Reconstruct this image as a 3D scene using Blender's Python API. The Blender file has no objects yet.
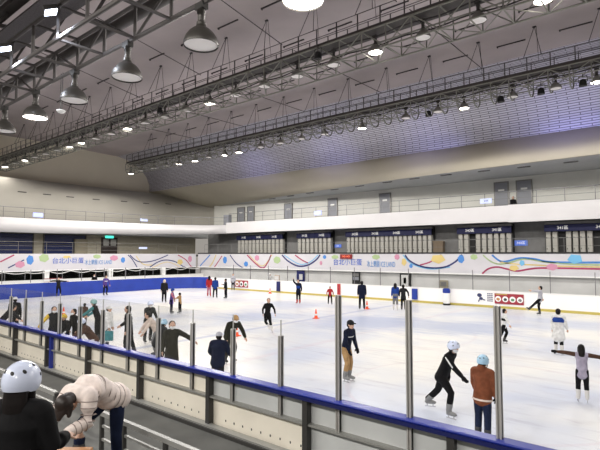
import bpy, math, random
from mathutils import Vector, Matrix, Quaternion
R = math.radians
S = bpy.context.scene
COL = S.collection
rnd = random.Random(7)

# ------------------------------------------------------------------ camera
CZ, FPX, YAW, PITCH = 3.6, 480.0, R(39.8), math.atan(29 / 480)
cam_d = bpy.data.cameras.new('camera'); cam = bpy.data.objects.new('camera', cam_d); COL.objects.link(cam)
cam_d.sensor_width = 36; cam_d.lens = 36 * FPX / 600
cam_d.clip_end = 300
cam.location = (0, 0, CZ); cam.rotation_euler = (R(90) + PITCH, 0, YAW)
S.camera = cam

# ------------------------------------------------------------------ world, exposure
W = bpy.data.worlds.new('hall_ambient'); S.world = W; W.use_nodes = True
bg = W.node_tree.nodes['Background']
bg.inputs[0].default_value = (1.0, 0.93, 0.85, 1); bg.inputs[1].default_value = 0.34
S.view_settings.view_transform = 'Standard'; S.view_settings.look = 'None'
S.view_settings.exposure = 0.0; S.view_settings.gamma = 1.0
S.view_settings.use_curve_mapping = False
S.cycles.transparent_max_bounces = 48
LAMP_W = 1380.0       # every lit dome lamp
REAR_W = 3000.0        # rear lamp row over the stands
FLOOD_W = 500.0       # flood lamps on the front truss
BLUE_W = 650.0        # blue wash lamps on the catwalk by the metal ceiling

_s, _c, _sp, _cp = math.sin(YAW), math.cos(YAW), math.sin(PITCH), math.cos(PITCH)
FWD = Vector((-_s * _cp, _c * _cp, _sp)); RGT = Vector((_c, _s, 0)); UPV = Vector((_s * _sp, -_c * _sp, _cp))
def ray(px, py): return FWD + RGT * ((px - 300) / FPX) + UPV * ((225 - py) / FPX)
O = Vector((0, 0, CZ))
def atz(px, py, z=0.0): d = ray(px, py); return O + d * ((z - CZ) / d.z)
def atY(px, py, Y): d = ray(px, py); return O + d * (Y / d.y)
def atX(px, py, X): d = ray(px, py); return O + d * (X / d.x)

# ------------------------------------------------------------------ materials
MATS = {}
def mat(name, col, rough=0.6, metal=0.0, emit=None, es=1.0, noise=0.0, nscale=3.0, bump=0.0, alpha=1.0, spec=0.5, coat=0.0):
    if name in MATS: return MATS[name]
    m = bpy.data.materials.new(name); m.use_nodes = True
    nt = m.node_tree; b = nt.nodes['Principled BSDF']
    b.inputs['Base Color'].default_value = (*col, 1); b.inputs['Roughness'].default_value = rough
    b.inputs['Metallic'].default_value = metal; b.inputs['Specular IOR Level'].default_value = spec
    b.inputs['Coat Weight'].default_value = coat
    if alpha < 1: b.inputs['Alpha'].default_value = alpha
    if emit:
        b.inputs['Emission Color'].default_value = (*emit, 1); b.inputs['Emission Strength'].default_value = es
    if noise or bump:
        tc = nt.nodes.new('ShaderNodeTexCoord'); n = nt.nodes.new('ShaderNodeTexNoise')
        n.inputs['Scale'].default_value = nscale; n.inputs['Detail'].default_value = 5
        nt.links.new(tc.outputs['Object'], n.inputs['Vector'])
        if noise:
            r = nt.nodes.new('ShaderNodeValToRGB')
            r.color_ramp.elements[0].position = .3; r.color_ramp.elements[1].position = .7
            r.color_ramp.elements[0].color = (*[max(0, c * (1 - noise)) for c in col], 1)
            r.color_ramp.elements[1].color = (*[min(1, c * (1 + noise)) for c in col], 1)
            nt.links.new(n.outputs['Fac'], r.inputs[0]); nt.links.new(r.outputs[0], b.inputs['Base Color'])
        if bump:
            bp = nt.nodes.new('ShaderNodeBump'); bp.inputs['Strength'].default_value = bump
            nt.links.new(n.outputs['Fac'], bp.inputs['Height']); nt.links.new(bp.outputs[0], b.inputs['Normal'])
    MATS[name] = m; return m

def ice_material():
    m = bpy.data.materials.new('skated_ice'); m.use_nodes = True; nt = m.node_tree; N = nt.nodes; L = nt.links
    b = N['Principled BSDF']; b.inputs['Roughness'].default_value = .32; b.inputs['Specular IOR Level'].default_value = .35
    tc = N.new('ShaderNodeTexCoord'); sep = N.new('ShaderNodeSeparateXYZ'); L.new(tc.outputs['Object'], sep.inputs[0])
    # large soft tints, warm against cool
    n1 = N.new('ShaderNodeTexNoise'); n1.inputs['Scale'].default_value = .16; n1.inputs['Detail'].default_value = 4
    L.new(tc.outputs['Object'], n1.inputs['Vector'])
    r1 = N.new('ShaderNodeValToRGB'); e = r1.color_ramp.elements
    e[0].position = .38; e[0].color = (.58, .62, .74, 1); e[1].position = .60; e[1].color = (.86, .84, .80, 1)
    L.new(n1.outputs['Fac'], r1.inputs[0])
    # skate scratches: stretched noise
    mp = N.new('ShaderNodeMapping'); mp.inputs['Scale'].default_value = (.5, 3.2, 1); mp.inputs['Rotation'].default_value = (0, 0, .35)
    L.new(tc.outputs['Object'], mp.inputs[0])
    n2 = N.new('ShaderNodeTexNoise'); n2.inputs['Scale'].default_value = .9; n2.inputs['Detail'].default_value = 8; n2.inputs['Roughness'].default_value = .65
    n2.inputs['Distortion'].default_value = 1.2
    L.new(mp.outputs[0], n2.inputs['Vector'])
    r2 = N.new('ShaderNodeValToRGB'); e = r2.color_ramp.elements
    e[0].position = .30; e[0].color = (.78, .76, .79, 1); e[1].position = .47; e[1].color = (1, 1, 1, 1)
    L.new(n2.outputs['Fac'], r2.inputs[0])
    mx = N.new('ShaderNodeMix'); mx.data_type = 'RGBA'; mx.blend_type = 'MULTIPLY'; mx.inputs[0].default_value = 1
    L.new(r1.outputs[0], mx.inputs[6]); L.new(r2.outputs[0], mx.inputs[7])
    cur = mx.outputs[2]
    def band(sock, centre, half, colour, strength):
        nonlocal cur
        s = N.new('ShaderNodeMath'); s.operation = 'SUBTRACT'; s.inputs[1].default_value = centre; L.new(sock, s.inputs[0])
        a = N.new('ShaderNodeMath'); a.operation = 'ABSOLUTE'; L.new(s.outputs[0], a.inputs[0])
        k = N.new('ShaderNodeMapRange'); k.inputs['From Min'].default_value = half * .7; k.inputs['From Max'].default_value = half * 1.6
        k.inputs['To Min'].default_value = strength; k.inputs['To Max'].default_value = 0; L.new(a.outputs[0], k.inputs[0])
        q = N.new('ShaderNodeMix'); q.data_type = 'RGBA'; L.new(k.outputs[0], q.inputs[0]); L.new(cur, q.inputs[6])
        q.inputs[7].default_value = (*colour, 1); cur = q.outputs[2]
    band(sep.outputs['X'], -16.7, .16, (.35, .40, .60), .62)
    band(sep.outputs['X'], -12.0, .14, (.62, .38, .45), .16)
    band(sep.outputs['X'], -31.5, .16, (.40, .42, .62), .3)
    band(sep.outputs['X'], -38.5, .04, (.62, .35, .38), .3)
    for cx, cy, rr in ((-12.0, 19.6, 4.6), (-33.5, 12.5, 4.5), (-33.5, 26.5, 4.5), (-22, 26.5, .4), (-4.5, 13.0, 3.6)):
        d = N.new('ShaderNodeVectorMath'); d.operation = 'DISTANCE'; d.inputs[1].default_value = (cx, cy, 0)
        L.new(tc.outputs['Object'], d.inputs[0]); band(d.outputs['Value'], rr, .05, (.60, .46, .52), .22)
    for bx, by, rr in ((-13.5, 22.0, 3.2), (-9.0, 23.5, 2.4), (-20, 20, 2.2)):      # ragged darker bluish patches mixed into the ice colour
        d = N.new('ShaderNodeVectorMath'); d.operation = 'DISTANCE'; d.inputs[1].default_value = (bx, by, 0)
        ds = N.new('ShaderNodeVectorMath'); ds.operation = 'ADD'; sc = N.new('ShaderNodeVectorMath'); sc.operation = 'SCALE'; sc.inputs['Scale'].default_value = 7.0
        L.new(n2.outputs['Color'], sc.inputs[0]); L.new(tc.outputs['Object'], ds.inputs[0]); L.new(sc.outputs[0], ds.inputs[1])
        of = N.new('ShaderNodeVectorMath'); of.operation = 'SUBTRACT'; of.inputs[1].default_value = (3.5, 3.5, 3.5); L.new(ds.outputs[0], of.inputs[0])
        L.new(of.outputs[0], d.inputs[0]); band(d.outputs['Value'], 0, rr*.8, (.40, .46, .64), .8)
    L.new(cur, b.inputs['Base Color'])
    return m

def metal_ceiling_material():
    m = bpy.data.materials.new('perforated_metal'); m.use_nodes = True; nt = m.node_tree; N = nt.nodes; L = nt.links
    b = N['Principled BSDF']; b.inputs['Roughness'].default_value = .42; b.inputs['Metallic'].default_value = .35
    uv = N.new('ShaderNodeTexCoord')
    br = N.new('ShaderNodeTexBrick'); br.inputs['Scale'].default_value = 1.0
    br.inputs['Color1'].default_value = (.62, .61, .68, 1); br.inputs['Color2'].default_value = (.54, .53, .60, 1)
    br.inputs['Mortar'].default_value = (.17, .16, .19, 1); br.inputs['Mortar Size'].default_value = .032
    br.inputs['Mortar Smooth'].default_value = .4
    br.inputs['Brick Width'].default_value = 1.3; br.inputs['Row Height'].default_value = .17
    L.new(uv.outputs['UV'], br.inputs['Vector']); L.new(br.outputs['Color'], b.inputs['Base Color'])
    bp = N.new('ShaderNodeBump'); bp.inputs['Strength'].default_value = .4; bp.inputs['Distance'].default_value = .05
    L.new(br.outputs['Fac'], bp.inputs['Height']); bp.invert = True; L.new(bp.outputs[0], b.inputs['Normal'])
    return m

def glass_material():
    m = bpy.data.materials.new('clear_glass'); m.use_nodes = True; nt = m.node_tree; N = nt.nodes; L = nt.links
    N.remove(N['Principled BSDF']); out = N['Material Output']
    t = N.new('ShaderNodeBsdfTransparent'); t.inputs[0].default_value = (.985, .99, .99, 1)
    g = N.new('ShaderNodeBsdfGlossy'); g.inputs['Roughness'].default_value = .03
    f = N.new('ShaderNodeFresnel'); f.inputs[0].default_value = 1.25
    q = N.new('ShaderNodeMath'); q.operation = 'MULTIPLY'; q.inputs[1].default_value = .22; L.new(f.outputs[0], q.inputs[0])
    mx = N.new('ShaderNodeMixShader'); L.new(q.outputs[0], mx.inputs[0]); L.new(t.outputs[0], mx.inputs[1]); L.new(g.outputs[0], mx.inputs[2])
    L.new(mx.outputs[0], out.inputs[0]); return m

# ------------------------------------------------------------------ mesh building
class MB:
    def __init__(s): s.v = []; s.f = []; s.m = []
    def add(s, vs, fs, mi=0):
        o = len(s.v); s.v += [Vector(v) for v in vs]; s.f += [[i + o for i in f] for f in fs]; s.m += [mi] * len(fs)
    def box(s, x0, x1, y0, y1, z0, z1, mi=0):
        s.add([(x0,y0,z0),(x1,y0,z0),(x1,y1,z0),(x0,y1,z0),(x0,y0,z1),(x1,y0,z1),(x1,y1,z1),(x0,y1,z1)],
              [(0,3,2,1),(4,5,6,7),(0,1,5,4),(1,2,6,5),(2,3,7,6),(3,0,4,7)], mi)
    def obox(s, c, ax, ay, az, mi=0):                    # centre and three half-axis vectors
        c = Vector(c); ax, ay, az = Vector(ax), Vector(ay), Vector(az)
        q = [(-1,-1,-1),(1,-1,-1),(1,1,-1),(-1,1,-1),(-1,-1,1),(1,-1,1),(1,1,1),(-1,1,1)]
        s.add([c + ax*i + ay*j + az*k for i, j, k in q], [(0,3,2,1),(4,5,6,7),(0,1,5,4),(1,2,6,5),(2,3,7,6),(3,0,4,7)], mi)
    def bar(s, p, q, w, h=None, mi=0):                   # square bar
        p, q = Vector(p), Vector(q); d = (q - p); l = d.length; d.normalize(); h = h or w
        ref = Vector((0,0,1)) if abs(d.z) < .95 else Vector((1,0,0))
        a = d.cross(ref).normalized(); b = a.cross(d)
        s.obox((p + q) / 2, d * l / 2, a * w / 2, b * h / 2, mi)
    def tube(s, pts, r, n=8, mi=0, closed=False):
        pts = [Vector(p) for p in pts]; k = len(pts)
        rs = r if isinstance(r, (list, tuple)) else [r] * k
        rings = []; ref = None
        for i, p in enumerate(pts):
            if i == 0: d = pts[1] - p
            elif i == k - 1: d = p - pts[i - 1]
            else: d = (pts[i + 1] - pts[i - 1])
            d = d.normalized()
            if ref is None: ref = Vector((0,0,1)) if abs(d.z) < .9 else Vector((1,0,0))
            a = ref - d * ref.dot(d)
            if a.length < 1e-4: a = d.orthogonal()
            a.normalize(); ref = a; b = d.cross(a)
            rr = rs[i]; ra, rb = rr if isinstance(rr, (tuple, list)) else (rr, rr)
            rings.append([p + a * math.cos(t) * ra + b * math.sin(t) * rb for t in [2 * math.pi * j / n for j in range(n)]])
        vs = [v for g in rings for v in g]; fs = []
        for i in range(k - 1):
            for j in range(n):
                j2 = (j + 1) % n; fs.append((i*n+j, i*n+j2, (i+1)*n+j2, (i+1)*n+j))
        fs.append(tuple(reversed(range(n)))); fs.append(tuple(range((k-1)*n, k*n)))
        s.add(vs, fs, mi)
    def lathe(s, prof, n=24, c=(0,0,0), mi=0, cap=True):
        c = Vector(c); vs = []; fs = []; k = len(prof)
        for r, z in prof:
            for j in range(n):
                t = 2*math.pi*j/n; vs.append(c + Vector((r*math.cos(t), r*math.sin(t), z)))
        for i in range(k-1):
            for j in range(n):
                j2 = (j+1) % n; fs.append((i*n+j, i*n+j2, (i+1)*n+j2, (i+1)*n+j))
        if cap:
            fs.append(tuple(reversed(range(n)))); fs.append(tuple(range((k-1)*n, k*n)))
        s.add(vs, fs, mi)
    def ell(s, c, ax, ay, az, n=14, m=9, mi=0):          # ellipsoid with three axis vectors
        c = Vector(c); ax, ay, az = Vector(ax), Vector(ay), Vector(az); vs = [c - az]; fs = []
        for i in range(1, m):
            t = -math.pi/2 + math.pi*i/m
            for j in range(n):
                p = 2*math.pi*j/n; vs.append(c + ax*math.cos(t)*math.cos(p) + ay*math.cos(t)*math.sin(p) + az*math.sin(t))
        vs.append(c + az); T = len(vs) - 1
        for j in range(n):
            j2 = (j+1) % n; fs.append((0, 1+j2, 1+j)); fs.append((T, T-n+j, T-n+j2))
            for i in range(m-2): fs.append((1+i*n+j, 1+i*n+j2, 1+(i+1)*n+j2, 1+(i+1)*n+j))
        s.add(vs, fs, mi)
    def prism(s, poly, off, mi=0):                       # planar polygon thickened by a vector
        n = len(poly); off = Vector(off); a = [Vector(p) for p in poly]
        s.add(a + [p + off for p in a], [tuple(range(n)), tuple(reversed(range(n, 2*n)))] + [(i, i+n, (i+1)%n+n, (i+1)%n) for i in range(n)], mi)
    def build(s, name, mats, parent=None, smooth=False, bevel=0, local=False, fixn=True):
        me = bpy.data.meshes.new(name)
        o0 = Vector((0,0,0))
        if parent is not None and not local:
            q = parent
            while q is not None: o0 += q.location; q = q.parent
        me.from_pydata([v - o0 for v in s.v], [], s.f)
        if not isinstance(mats, (list, tuple)): mats = [mats]
        for m in mats: me.materials.append(m)
        me.polygons.foreach_set('material_index', s.m)
        if fixn:
            import bmesh
            b = bmesh.new(); b.from_mesh(me); bmesh.ops.recalc_face_normals(b, faces=b.faces); b.to_mesh(me); b.free()
        if smooth:
            me.polygons.foreach_set('use_smooth', [True] * len(me.polygons))
            if smooth != 'all':
                try: me.set_sharp_from_angle(angle=R(40))
                except Exception: pass
        o = bpy.data.objects.new(name, me); COL.objects.link(o)
        if parent is not None: o.parent = parent
        if bevel:
            bv = o.modifiers.new('edge', 'BEVEL'); bv.width = bevel; bv.segments = 2; bv.limit_method = 'ANGLE'
        return o

def tag(o, label=None, cat=None, group=None, kind=None):
    if label: o['label'] = label
    if cat: o['category'] = cat
    if group: o['group'] = group
    if kind: o['kind'] = kind
    return o
def empty(name, loc, label, cat, group=None, rz=0.0):
    o = bpy.data.objects.new(name, None); COL.objects.link(o); o.empty_display_size = .2
    o.location = loc; o.rotation_euler = (0, 0, rz); return tag(o, label, cat, group)
def kids(o): return [c for c in bpy.data.objects if c.parent == o]
def copy_tree(o, parent=None, swap=None):
    c = o.copy(); COL.objects.link(c); c.parent = parent
    if swap and c.type == 'MESH' and o.name.split('.')[0] in swap:
        c.data = swap[o.name.split('.')[0]]
    for ch in TREE.get(o.name, []): copy_tree(ch, c, swap)
    return c
TREE = {}
def remember(o):
    TREE[o.name] = [c for c in bpy.data.objects if c.parent == o]
    for c in TREE[o.name]: remember(c)
def nth(i):
    w = ['nearest','second','third','fourth','fifth','sixth','seventh','eighth','ninth','tenth','eleventh','twelfth','thirteenth','fourteenth',
         'fifteenth','sixteenth','seventeenth','eighteenth','nineteenth','twentieth']
    if i < 20: return w[i]
    return 'twenty-' + ['first','second','third','fourth','fifth','sixth','seventh','eighth','ninth'][i-20] if i < 29 else str(i+1) + 'th'
def struct(name, mb, m, label=None, **k):
    o = mb.build(name, m, **k); o['kind'] = 'structure'
    if label: o['label'] = label
    return o
def text(body, size, loc, rot, m, parent, name='lettering', align='CENTER', ext=.004, sx=1.0, bold=0.0):
    c = bpy.data.curves.new(name, 'FONT'); c.body = body; c.size = size; c.align_x = align; c.align_y = 'CENTER'; c.extrude = ext
    c.offset = bold
    c.materials.append(m); o = bpy.data.objects.new(name, c); COL.objects.link(o)
    o.rotation_euler = rot; o.scale = (sx, 1, 1)
    o.location = Vector(loc)
    if parent is not None:
        o.parent = parent; o.location = Vector(loc) - parent.location
    bpy.context.view_layer.update()
    dg = bpy.context.evaluated_depsgraph_get(); me = bpy.data.meshes.new_from_object(o.evaluated_get(dg)); me.name = name
    o2 = bpy.data.objects.new(name, me); COL.objects.link(o2); o2.parent = o.parent; o2.location = o.location; o2.rotation_euler = o.rotation_euler; o2.scale = o.scale
    bpy.data.objects.remove(o); return o2
FACE_S = (R(90), 0, 0)        # reads from the south side, looking north
FACE_E = (R(90), 0, R(90))    # reads from the east side, looking west
# ================================================================== materials used
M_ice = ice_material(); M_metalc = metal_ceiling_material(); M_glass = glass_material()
M_ceil = mat('painted_ceiling', (.42, .37, .37), .8, noise=.12, nscale=.25)
M_beige = mat('beige_plaster', (.50, .46, .37), .8, noise=.05, nscale=.3)
M_cream = mat('cream_plaster', (.43, .41, .365), .8, noise=.04, nscale=.4)
M_upper = mat('offwhite_wall', (.66, .66, .62), .75, noise=.04, nscale=.5)
M_soffit = mat('grey_soffit', (.46, .47, .48), .7, noise=.05)
M_fascia = mat('white_fascia', (.64, .63, .645), .5, noise=.03, nscale=.8)
M_greywall = mat('dark_grey_wall', (.17, .17, .17), .75, noise=.1)
M_back = mat('pale_grey_backing', (.58, .58, .58), .6, noise=.08, nscale=.9)
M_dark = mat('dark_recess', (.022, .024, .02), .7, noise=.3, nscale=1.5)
M_board = mat('white_board', (.88, .87, .86), .35)
M_yellow = mat('yellow_kickplate', (.50, .41, .10), .45)
M_blue = mat('blue_cap', (.008, .022, .26), .35)
M_pad = mat('royal_blue_pad', (.008, .035, .30), .5, noise=.12, nscale=1.2)
M_steel = mat('brushed_steel', (.22, .215, .21), .42, .6)
M_dsteel = mat('dark_painted_steel', (.05, .048, .046), .5, .2)
M_stan = mat('aluminium_stanchion', (.46, .45, .43), .4, .25)
M_midrail = mat('galvanised_rail', (.40, .40, .38), .45, .5)
M_panelW = mat('cream_board_back', (.88, .83, .72), .55, noise=.06, nscale=1.3)
M_panelC = mat('cool_board_back', (.56, .58, .58), .5, noise=.08, nscale=1.3)
M_concrete = mat('grey_concrete', (.115, .115, .105), .7, noise=.18, nscale=1.6, bump=.05)
M_conc_d = mat('dark_concrete', (.06, .058, .055), .8, noise=.2)
M_truss = mat('grey_truss_paint', (.10, .092, .09), .5, .2)
M_trussD = mat('dark_truss_paint', (.075, .068, .066), .5, .2)
M_trussL = mat('pale_green_truss_paint', (.25, .25, .215), .5, .1)
M_wire = mat('dark_wire', (.035, .03, .03), .6)
M_shade = mat('charcoal_lamp_shade', (.07, .065, .06), .45, .3)
M_shadeL = mat('grey_lamp_shade', (.30, .29, .27), .45, .2)
M_lens = mat('unlit_lamp_lens', (.85, .82, .80), .4, emit=(1, .95, .9), es=.05)
M_lit = mat('lit_lamp_lens', (1, 1, 1), .4, emit=(1, .93, .84), es=14)
M_litB = mat('flood_lamp_face', (1, 1, 1), .4, emit=(.72, .80, 1), es=9)
M_black = mat('matt_black', (.012, .012, .013), .6)
M_white = mat('white_enamel', (.85, .85, .84), .4)
M_rail = mat('grey_railing', (.20, .20, .21), .4, .5)
M_navy = mat('navy_sign', (.010, .014, .10), .4)
M_navyw = mat('navy_window', (.008, .015, .085), .25)
M_lock = mat('pale_locker', (.42, .41, .38), .5, noise=.06)
M_door = mat('grey_door', (.24, .25, .28), .5)
M_red = mat('red_print', (.30, .02, .035), .5)
M_green = mat('exit_green', (.05, .6, .45), .4, emit=(.1, .9, .7), es=1.2)
M_lamp_sign = mat('lit_sign_blue', (.35, .4, .95), .4, emit=(.35, .42, 1), es=.8)
M_orange = mat('orange_cone', (.85, .09, .02), .45)
M_wood = mat('orange_wood', (.48, .22, .08), .5, noise=.2, nscale=8)
M_ban = mat('banner_vinyl', (.60, .59, .63), .45, noise=.05, nscale=.6)

# ================================================================== setting
XL, XR, YN, YF = -42.6, 17.0, 6.75, 33.2          # ice sheet
def rrect(x0, x1, y0, y1, r, n=8):
    pts = []
    for cx, cy, a0 in ((x1-r, y0+r, -90), (x1-r, y1-r, 0), (x0+r, y1-r, 90), (x0+r, y0+r, 180)):
        for i in range(n+1):
            a = R(a0 + 90*i/n); pts.append((cx + r*math.cos(a), cy + r*math.sin(a)))
    return pts
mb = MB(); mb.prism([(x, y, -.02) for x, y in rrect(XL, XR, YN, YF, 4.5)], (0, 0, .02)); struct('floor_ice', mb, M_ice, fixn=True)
mb = MB(); mb.box(-60, 22, -3.2, 44, -.25, -.022); struct('floor', mb, M_concrete)
# stand decks under the camera side
mb = MB(); mb.box(-30, 8, -1.2, 2.62, -.02, 1.33); mb.box(-30, 8, 2.62, 3.05, -.02, .85); struct('floor_deck', mb, M_concrete)
mb = MB(); mb.box(-30, 8, -3.2, -1.2, -.02, 1.75); struct('floor_step', mb, M_concrete)

# left end: walls
mb = MB(); mb.box(-58.5, -57, -3, 40, 7, 11.6); mb.box(-58.5, -57.0, -3, 36.75, 11.6, 16.4); struct('wall_left', mb, mat('beige_end_wall', (.66, .61, .50), .8, noise=.04, nscale=.3))
mb = MB()          # lower cream band below the dark line, bulging in front of the wall and turning the corner
prof = [(-56.6, 11.55), (-54.2, 9.9), (-54.0, 6.3)]
def corner_path(x, y, r, n=10):
    p = [(x, -3.0), (x, 12.0)]
    for i in range(n+1):
        a = math.pi - (math.pi/2) * i/n
        p.append((x + r + r*math.cos(a), y - r + r*math.sin(a)))
    return p
def sweep(mb, paths, mi=0):      # list of equally long polylines -> sheet with thickness handled by caller
    n = len(paths[0]); vs = [Vector(p) for q in paths for p in q]; fs = []
    for i in range(len(paths)-1):
        for j in range(n-1): fs.append((i*n+j, i*n+j+1, (i+1)*n+j+1, (i+1)*n+j))
    mb.add(vs, fs, mi)
top = [(x, y, 11.6) for x, y in corner_path(-55.5, 43.1, 5)]
mid = [(x, y, 10.0) for x, y in corner_path(-55.2, 42.8, 5)]
low = [(x, y, 6.2) for x, y in corner_path(-55.0, 42.5, 5)]
sweep(mb, [top, mid, low]); o = struct('wall_left_lower', mb, M_cream, smooth=True, fixn=False)
sm = o.modifiers.new('thick', 'SOLIDIFY'); sm.thickness = .15; sm.offset = 0

# far side: upper wall, soffit, beige curve
mb = MB(); mb.box(-50, 22, 42.0, 42.3, 5.8, 10.15); struct('wall_far_upper', mb, M_upper)
ks = [(20, 35.0), (8, 35.2), (-4.9, 35.7), (-12, 36.1), (-19.6, 36.8), (-30, 38.3), (-42, 40.6), (-50, 42.3), (-57, 43.6)]
mb = MB(); mb.add([(x, y, 10.0) for x, y in ks] + [(x, 44.0, 10.0) for x, y in ks] + [(x, y, 10.15) for x, y in ks] + [(x, 44.0, 10.15) for x, y in ks],
                  [(i, i+1, 9+i+1, 9+i) for i in range(8)] + [(18+i, 18+i+1, 27+i+1, 27+i) for i in range(8)] + [(i, i+1, 18+i+1, 18+i) for i in range(8)])
struct('ceiling_soffit', mb, M_soffit)
mb = MB(); up = [(x, 36.6, 12.0) for x, y in ks]; dn = [(x, y, 10.0) for x, y in ks]
md = [(x, 36.6*.35 + y*.65 - .0, 11.0) for x, y in ks]
sweep(mb, [up, md, dn]); o = struct('trim_1', mb, M_beige, smooth='all', fixn=False)
sm = o.modifiers.new('thick', 'SOLIDIFY'); sm.thickness = .12; sm.offset = 0
# curved perforated metal rising to the ceiling
prof = [(36.6, 11.95), (36.55, 12.9), (36.1, 13.9), (35.3, 14.8), (34.2, 15.5), (32.9, 15.9), (31.8, 16.1)]
vs, fs, uvs = [], [], []
xs = [-57 + 77*i/20 for i in range(21)]; arc = [0]
for i in range(1, len(prof)): arc.append(arc[-1] + math.dist(prof[i], prof[i-1]))
me = bpy.data.meshes.new('ceiling_metal')
for x in xs:
    for (y, z) in prof: vs.append((x, y, z))
K = len(prof)
for i in range(20):
    for j in range(K-1): fs.append((i*K+j, (i+1)*K+j, (i+1)*K+j+1, i*K+j+1))
me.from_pydata(vs, [], fs); ul = me.uv_layers.new(name='UV')
for p in me.polygons:
    p.use_smooth = True
    for li in p.loop_indices:
        vi = me.loops[li].vertex_index; ul.data[li].uv = (vs[vi][0], arc[vi % K])
me.materials.append(M_metalc); o = bpy.data.objects.new('ceiling_metal', me); COL.objects.link(o); o['kind'] = 'structure'
# main ceiling: shallow vault, dropping towards the near side
cp = [(-14, 13.4), (0, 15.0), (6, 15.8), (14, 16.3), (22, 16.35), (31.8, 16.1), (31.8, 16.5), (14, 16.7), (-14, 13.8)]
mb = MB(); mb.prism([(-58.4, y, z) for y, z in cp], (80, 0, 0)); struct('ceiling', mb, M_ceil)

# lower backing wall, banner level and level-2 wall
mb = MB(); mb.box(-45.5, 20, 36.31, 36.5, 0, 2.03); struct('wall_far', mb, M_back)
mb = MB(); mb.box(-47.6, 20, 36.5, 40.2, 3.30, 3.50); struct('floor_gallery', mb, M_conc_d)
mb = MB(); mb.box(-52, -46.25, -3, 40.2, 3.30, 3.50); struct('floor_gallery_left', mb, M_conc_d)
mb = MB(); mb.box(-49, 20, 40.2, 40.5, 3.5, 6.2); struct('wall_far_gallery', mb, M_greywall)
mb = MB(); mb.box(-52.3, -52, -3, 40.5, 3.5, 6.2); struct('wall_left_gallery', mb, mat('gallery_beige', (.42, .39, .31), .8, noise=.06))
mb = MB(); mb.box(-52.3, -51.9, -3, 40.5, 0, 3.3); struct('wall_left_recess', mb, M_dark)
mb = MB(); mb.box(-45.2, -44.9, 2, 36.2, 0, 1.32); struct('trim_2', mb, M_white)
# upper balcony slabs with white fascias
xk = atY(508, 205, 38).x; xc = -43.2
mb = MB(); mb.box(xk, 20, 38.0, 38.2, 6.0, 7.32); mb.box(xc, xk, 38.12, 38.3, 6.05, 7.3); struct('trim_3', mb, M_fascia)
mb = MB()
p0 = [(-49.0, -3), (-49.0, 20), (-48.6, 28), (-47.4, 34), (-45.4, 37.3), (-43.2, 38.15)]
sweep(mb, [[(x, y, 5.62 + .4*max(0, (y-20)/18)) for x, y in p0], [(x, y, 6.98 + .06*max(0, (y-20)/18)) for x, y in p0]])
o = struct('trim_4', mb, M_fascia, smooth='all', fixn=False); sm = o.modifiers.new('thick', 'SOLIDIFY'); sm.thickness = .18; sm.offset = 0
mb = MB(); mb.box(-47, 20, 38.2, 42.2, 6.1, 6.4); struct('floor_balcony', mb, M_soffit)
mb = MB(); mb.box(-55, -49.05, -3, 42.2, 5.7, 6.2); struct('floor_balcony_left', mb, M_soffit)

# doors on the balcony level
for i, (a, b, t) in enumerate([(495, 507.5, 183), (517, 531, 181), (380, 390, 194), (328.5, 337, 199), (285, 292, 204), (248, 254, 207), (238, 244.5, 208)]):
    x0 = atY(a, t, 41.95).x; x1 = atY(b, t, 41.95).x; zt = min(9.75, atY((a+b)/2, t, 41.95).z)
    mb = MB(); mb.box(x0, x1, 41.9, 42.0, 6.4, zt)
    f = struct('door_%d' % (i+1), mb, M_door)
    w = .09; mb = MB(); mb.box(x0-w, x0, 41.86, 42.0, 6.4, zt+w); mb.box(x1, x1+w, 41.86, 42.0, 6.4, zt+w); mb.box(x0, x1, 41.86, 42.0, zt, zt+w)
    mb.build('door_frame', M_steel, f); mb = MB(); mb.box(x0+.12, x0+.2, 41.82, 41.9, 7.35, 7.5); mb.build('door_handle', M_stan, f)
    mb = MB(); mb.box((x0+x1)/2-.25, (x0+x1)/2+.25, 41.88, 41.9, zt-.7, zt-.55); mb.build('door_plate', M_white, f)

# ================================================================== railings
def railing(name, pts, z0, z1, nr, m, label, cat='railing', step=1.8, r=.022, rp=.025, group=None):
    root = empty(name, (pts[0][0], pts[0][1], z0), label, cat, group)
    for k in range(nr):
        z = z1 - (z1-z0)*k/nr
        mb = MB(); mb.tube([(x, y, z) for x, y in pts], r*(1.3 if k == 0 else .75), 6); mb.build('rail', m, root, smooth=True)
    for (x0, y0), (x1, y1) in zip(pts[:-1], pts[1:]):
        L_ = math.dist((x0, y0), (x1, y1)); n = max(1, round(L_/step))
        for i in range(n):
            t = i/n; mb = MB(); x, y = x0+(x1-x0)*t, y0+(y1-y0)*t; mb.tube([(x, y, z0), (x, y, z1)], rp, 6); mb.build('rail_post', m, root)
    return root
railing('balcony_railing', [(19, 38.35), (-43, 38.35)], 6.4, 8.35, 4, M_rail, 'long grey metal railing on the white upper balcony along the far side', step=1.9)
railing('balcony_railing', [(-49.2, 0), (-49.2, 20), (-48.8, 28), (-47.6, 34), (-45.6, 37.5), (-43.4, 38.45)], 6.2, 8.0, 4, M_rail,
        'grey metal railing on the white upper balcony of the left end, rounding the corner', step=1.9)
railing('gallery_railing', [(-46.35, 0), (-46.35, 35.8)], 3.6, 4.7, 3, M_steel, 'pale metal railing above the printed banner at the left end', step=2.4, r=.014, rp=.016)
railing('gallery_railing', [(-45, 36.4), (19, 36.4)], 3.6, 4.7, 2, M_greywall, 'thin dark railing above the printed banner of the far side, in front of the lockers', step=2.4, r=.014, rp=.014)

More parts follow.
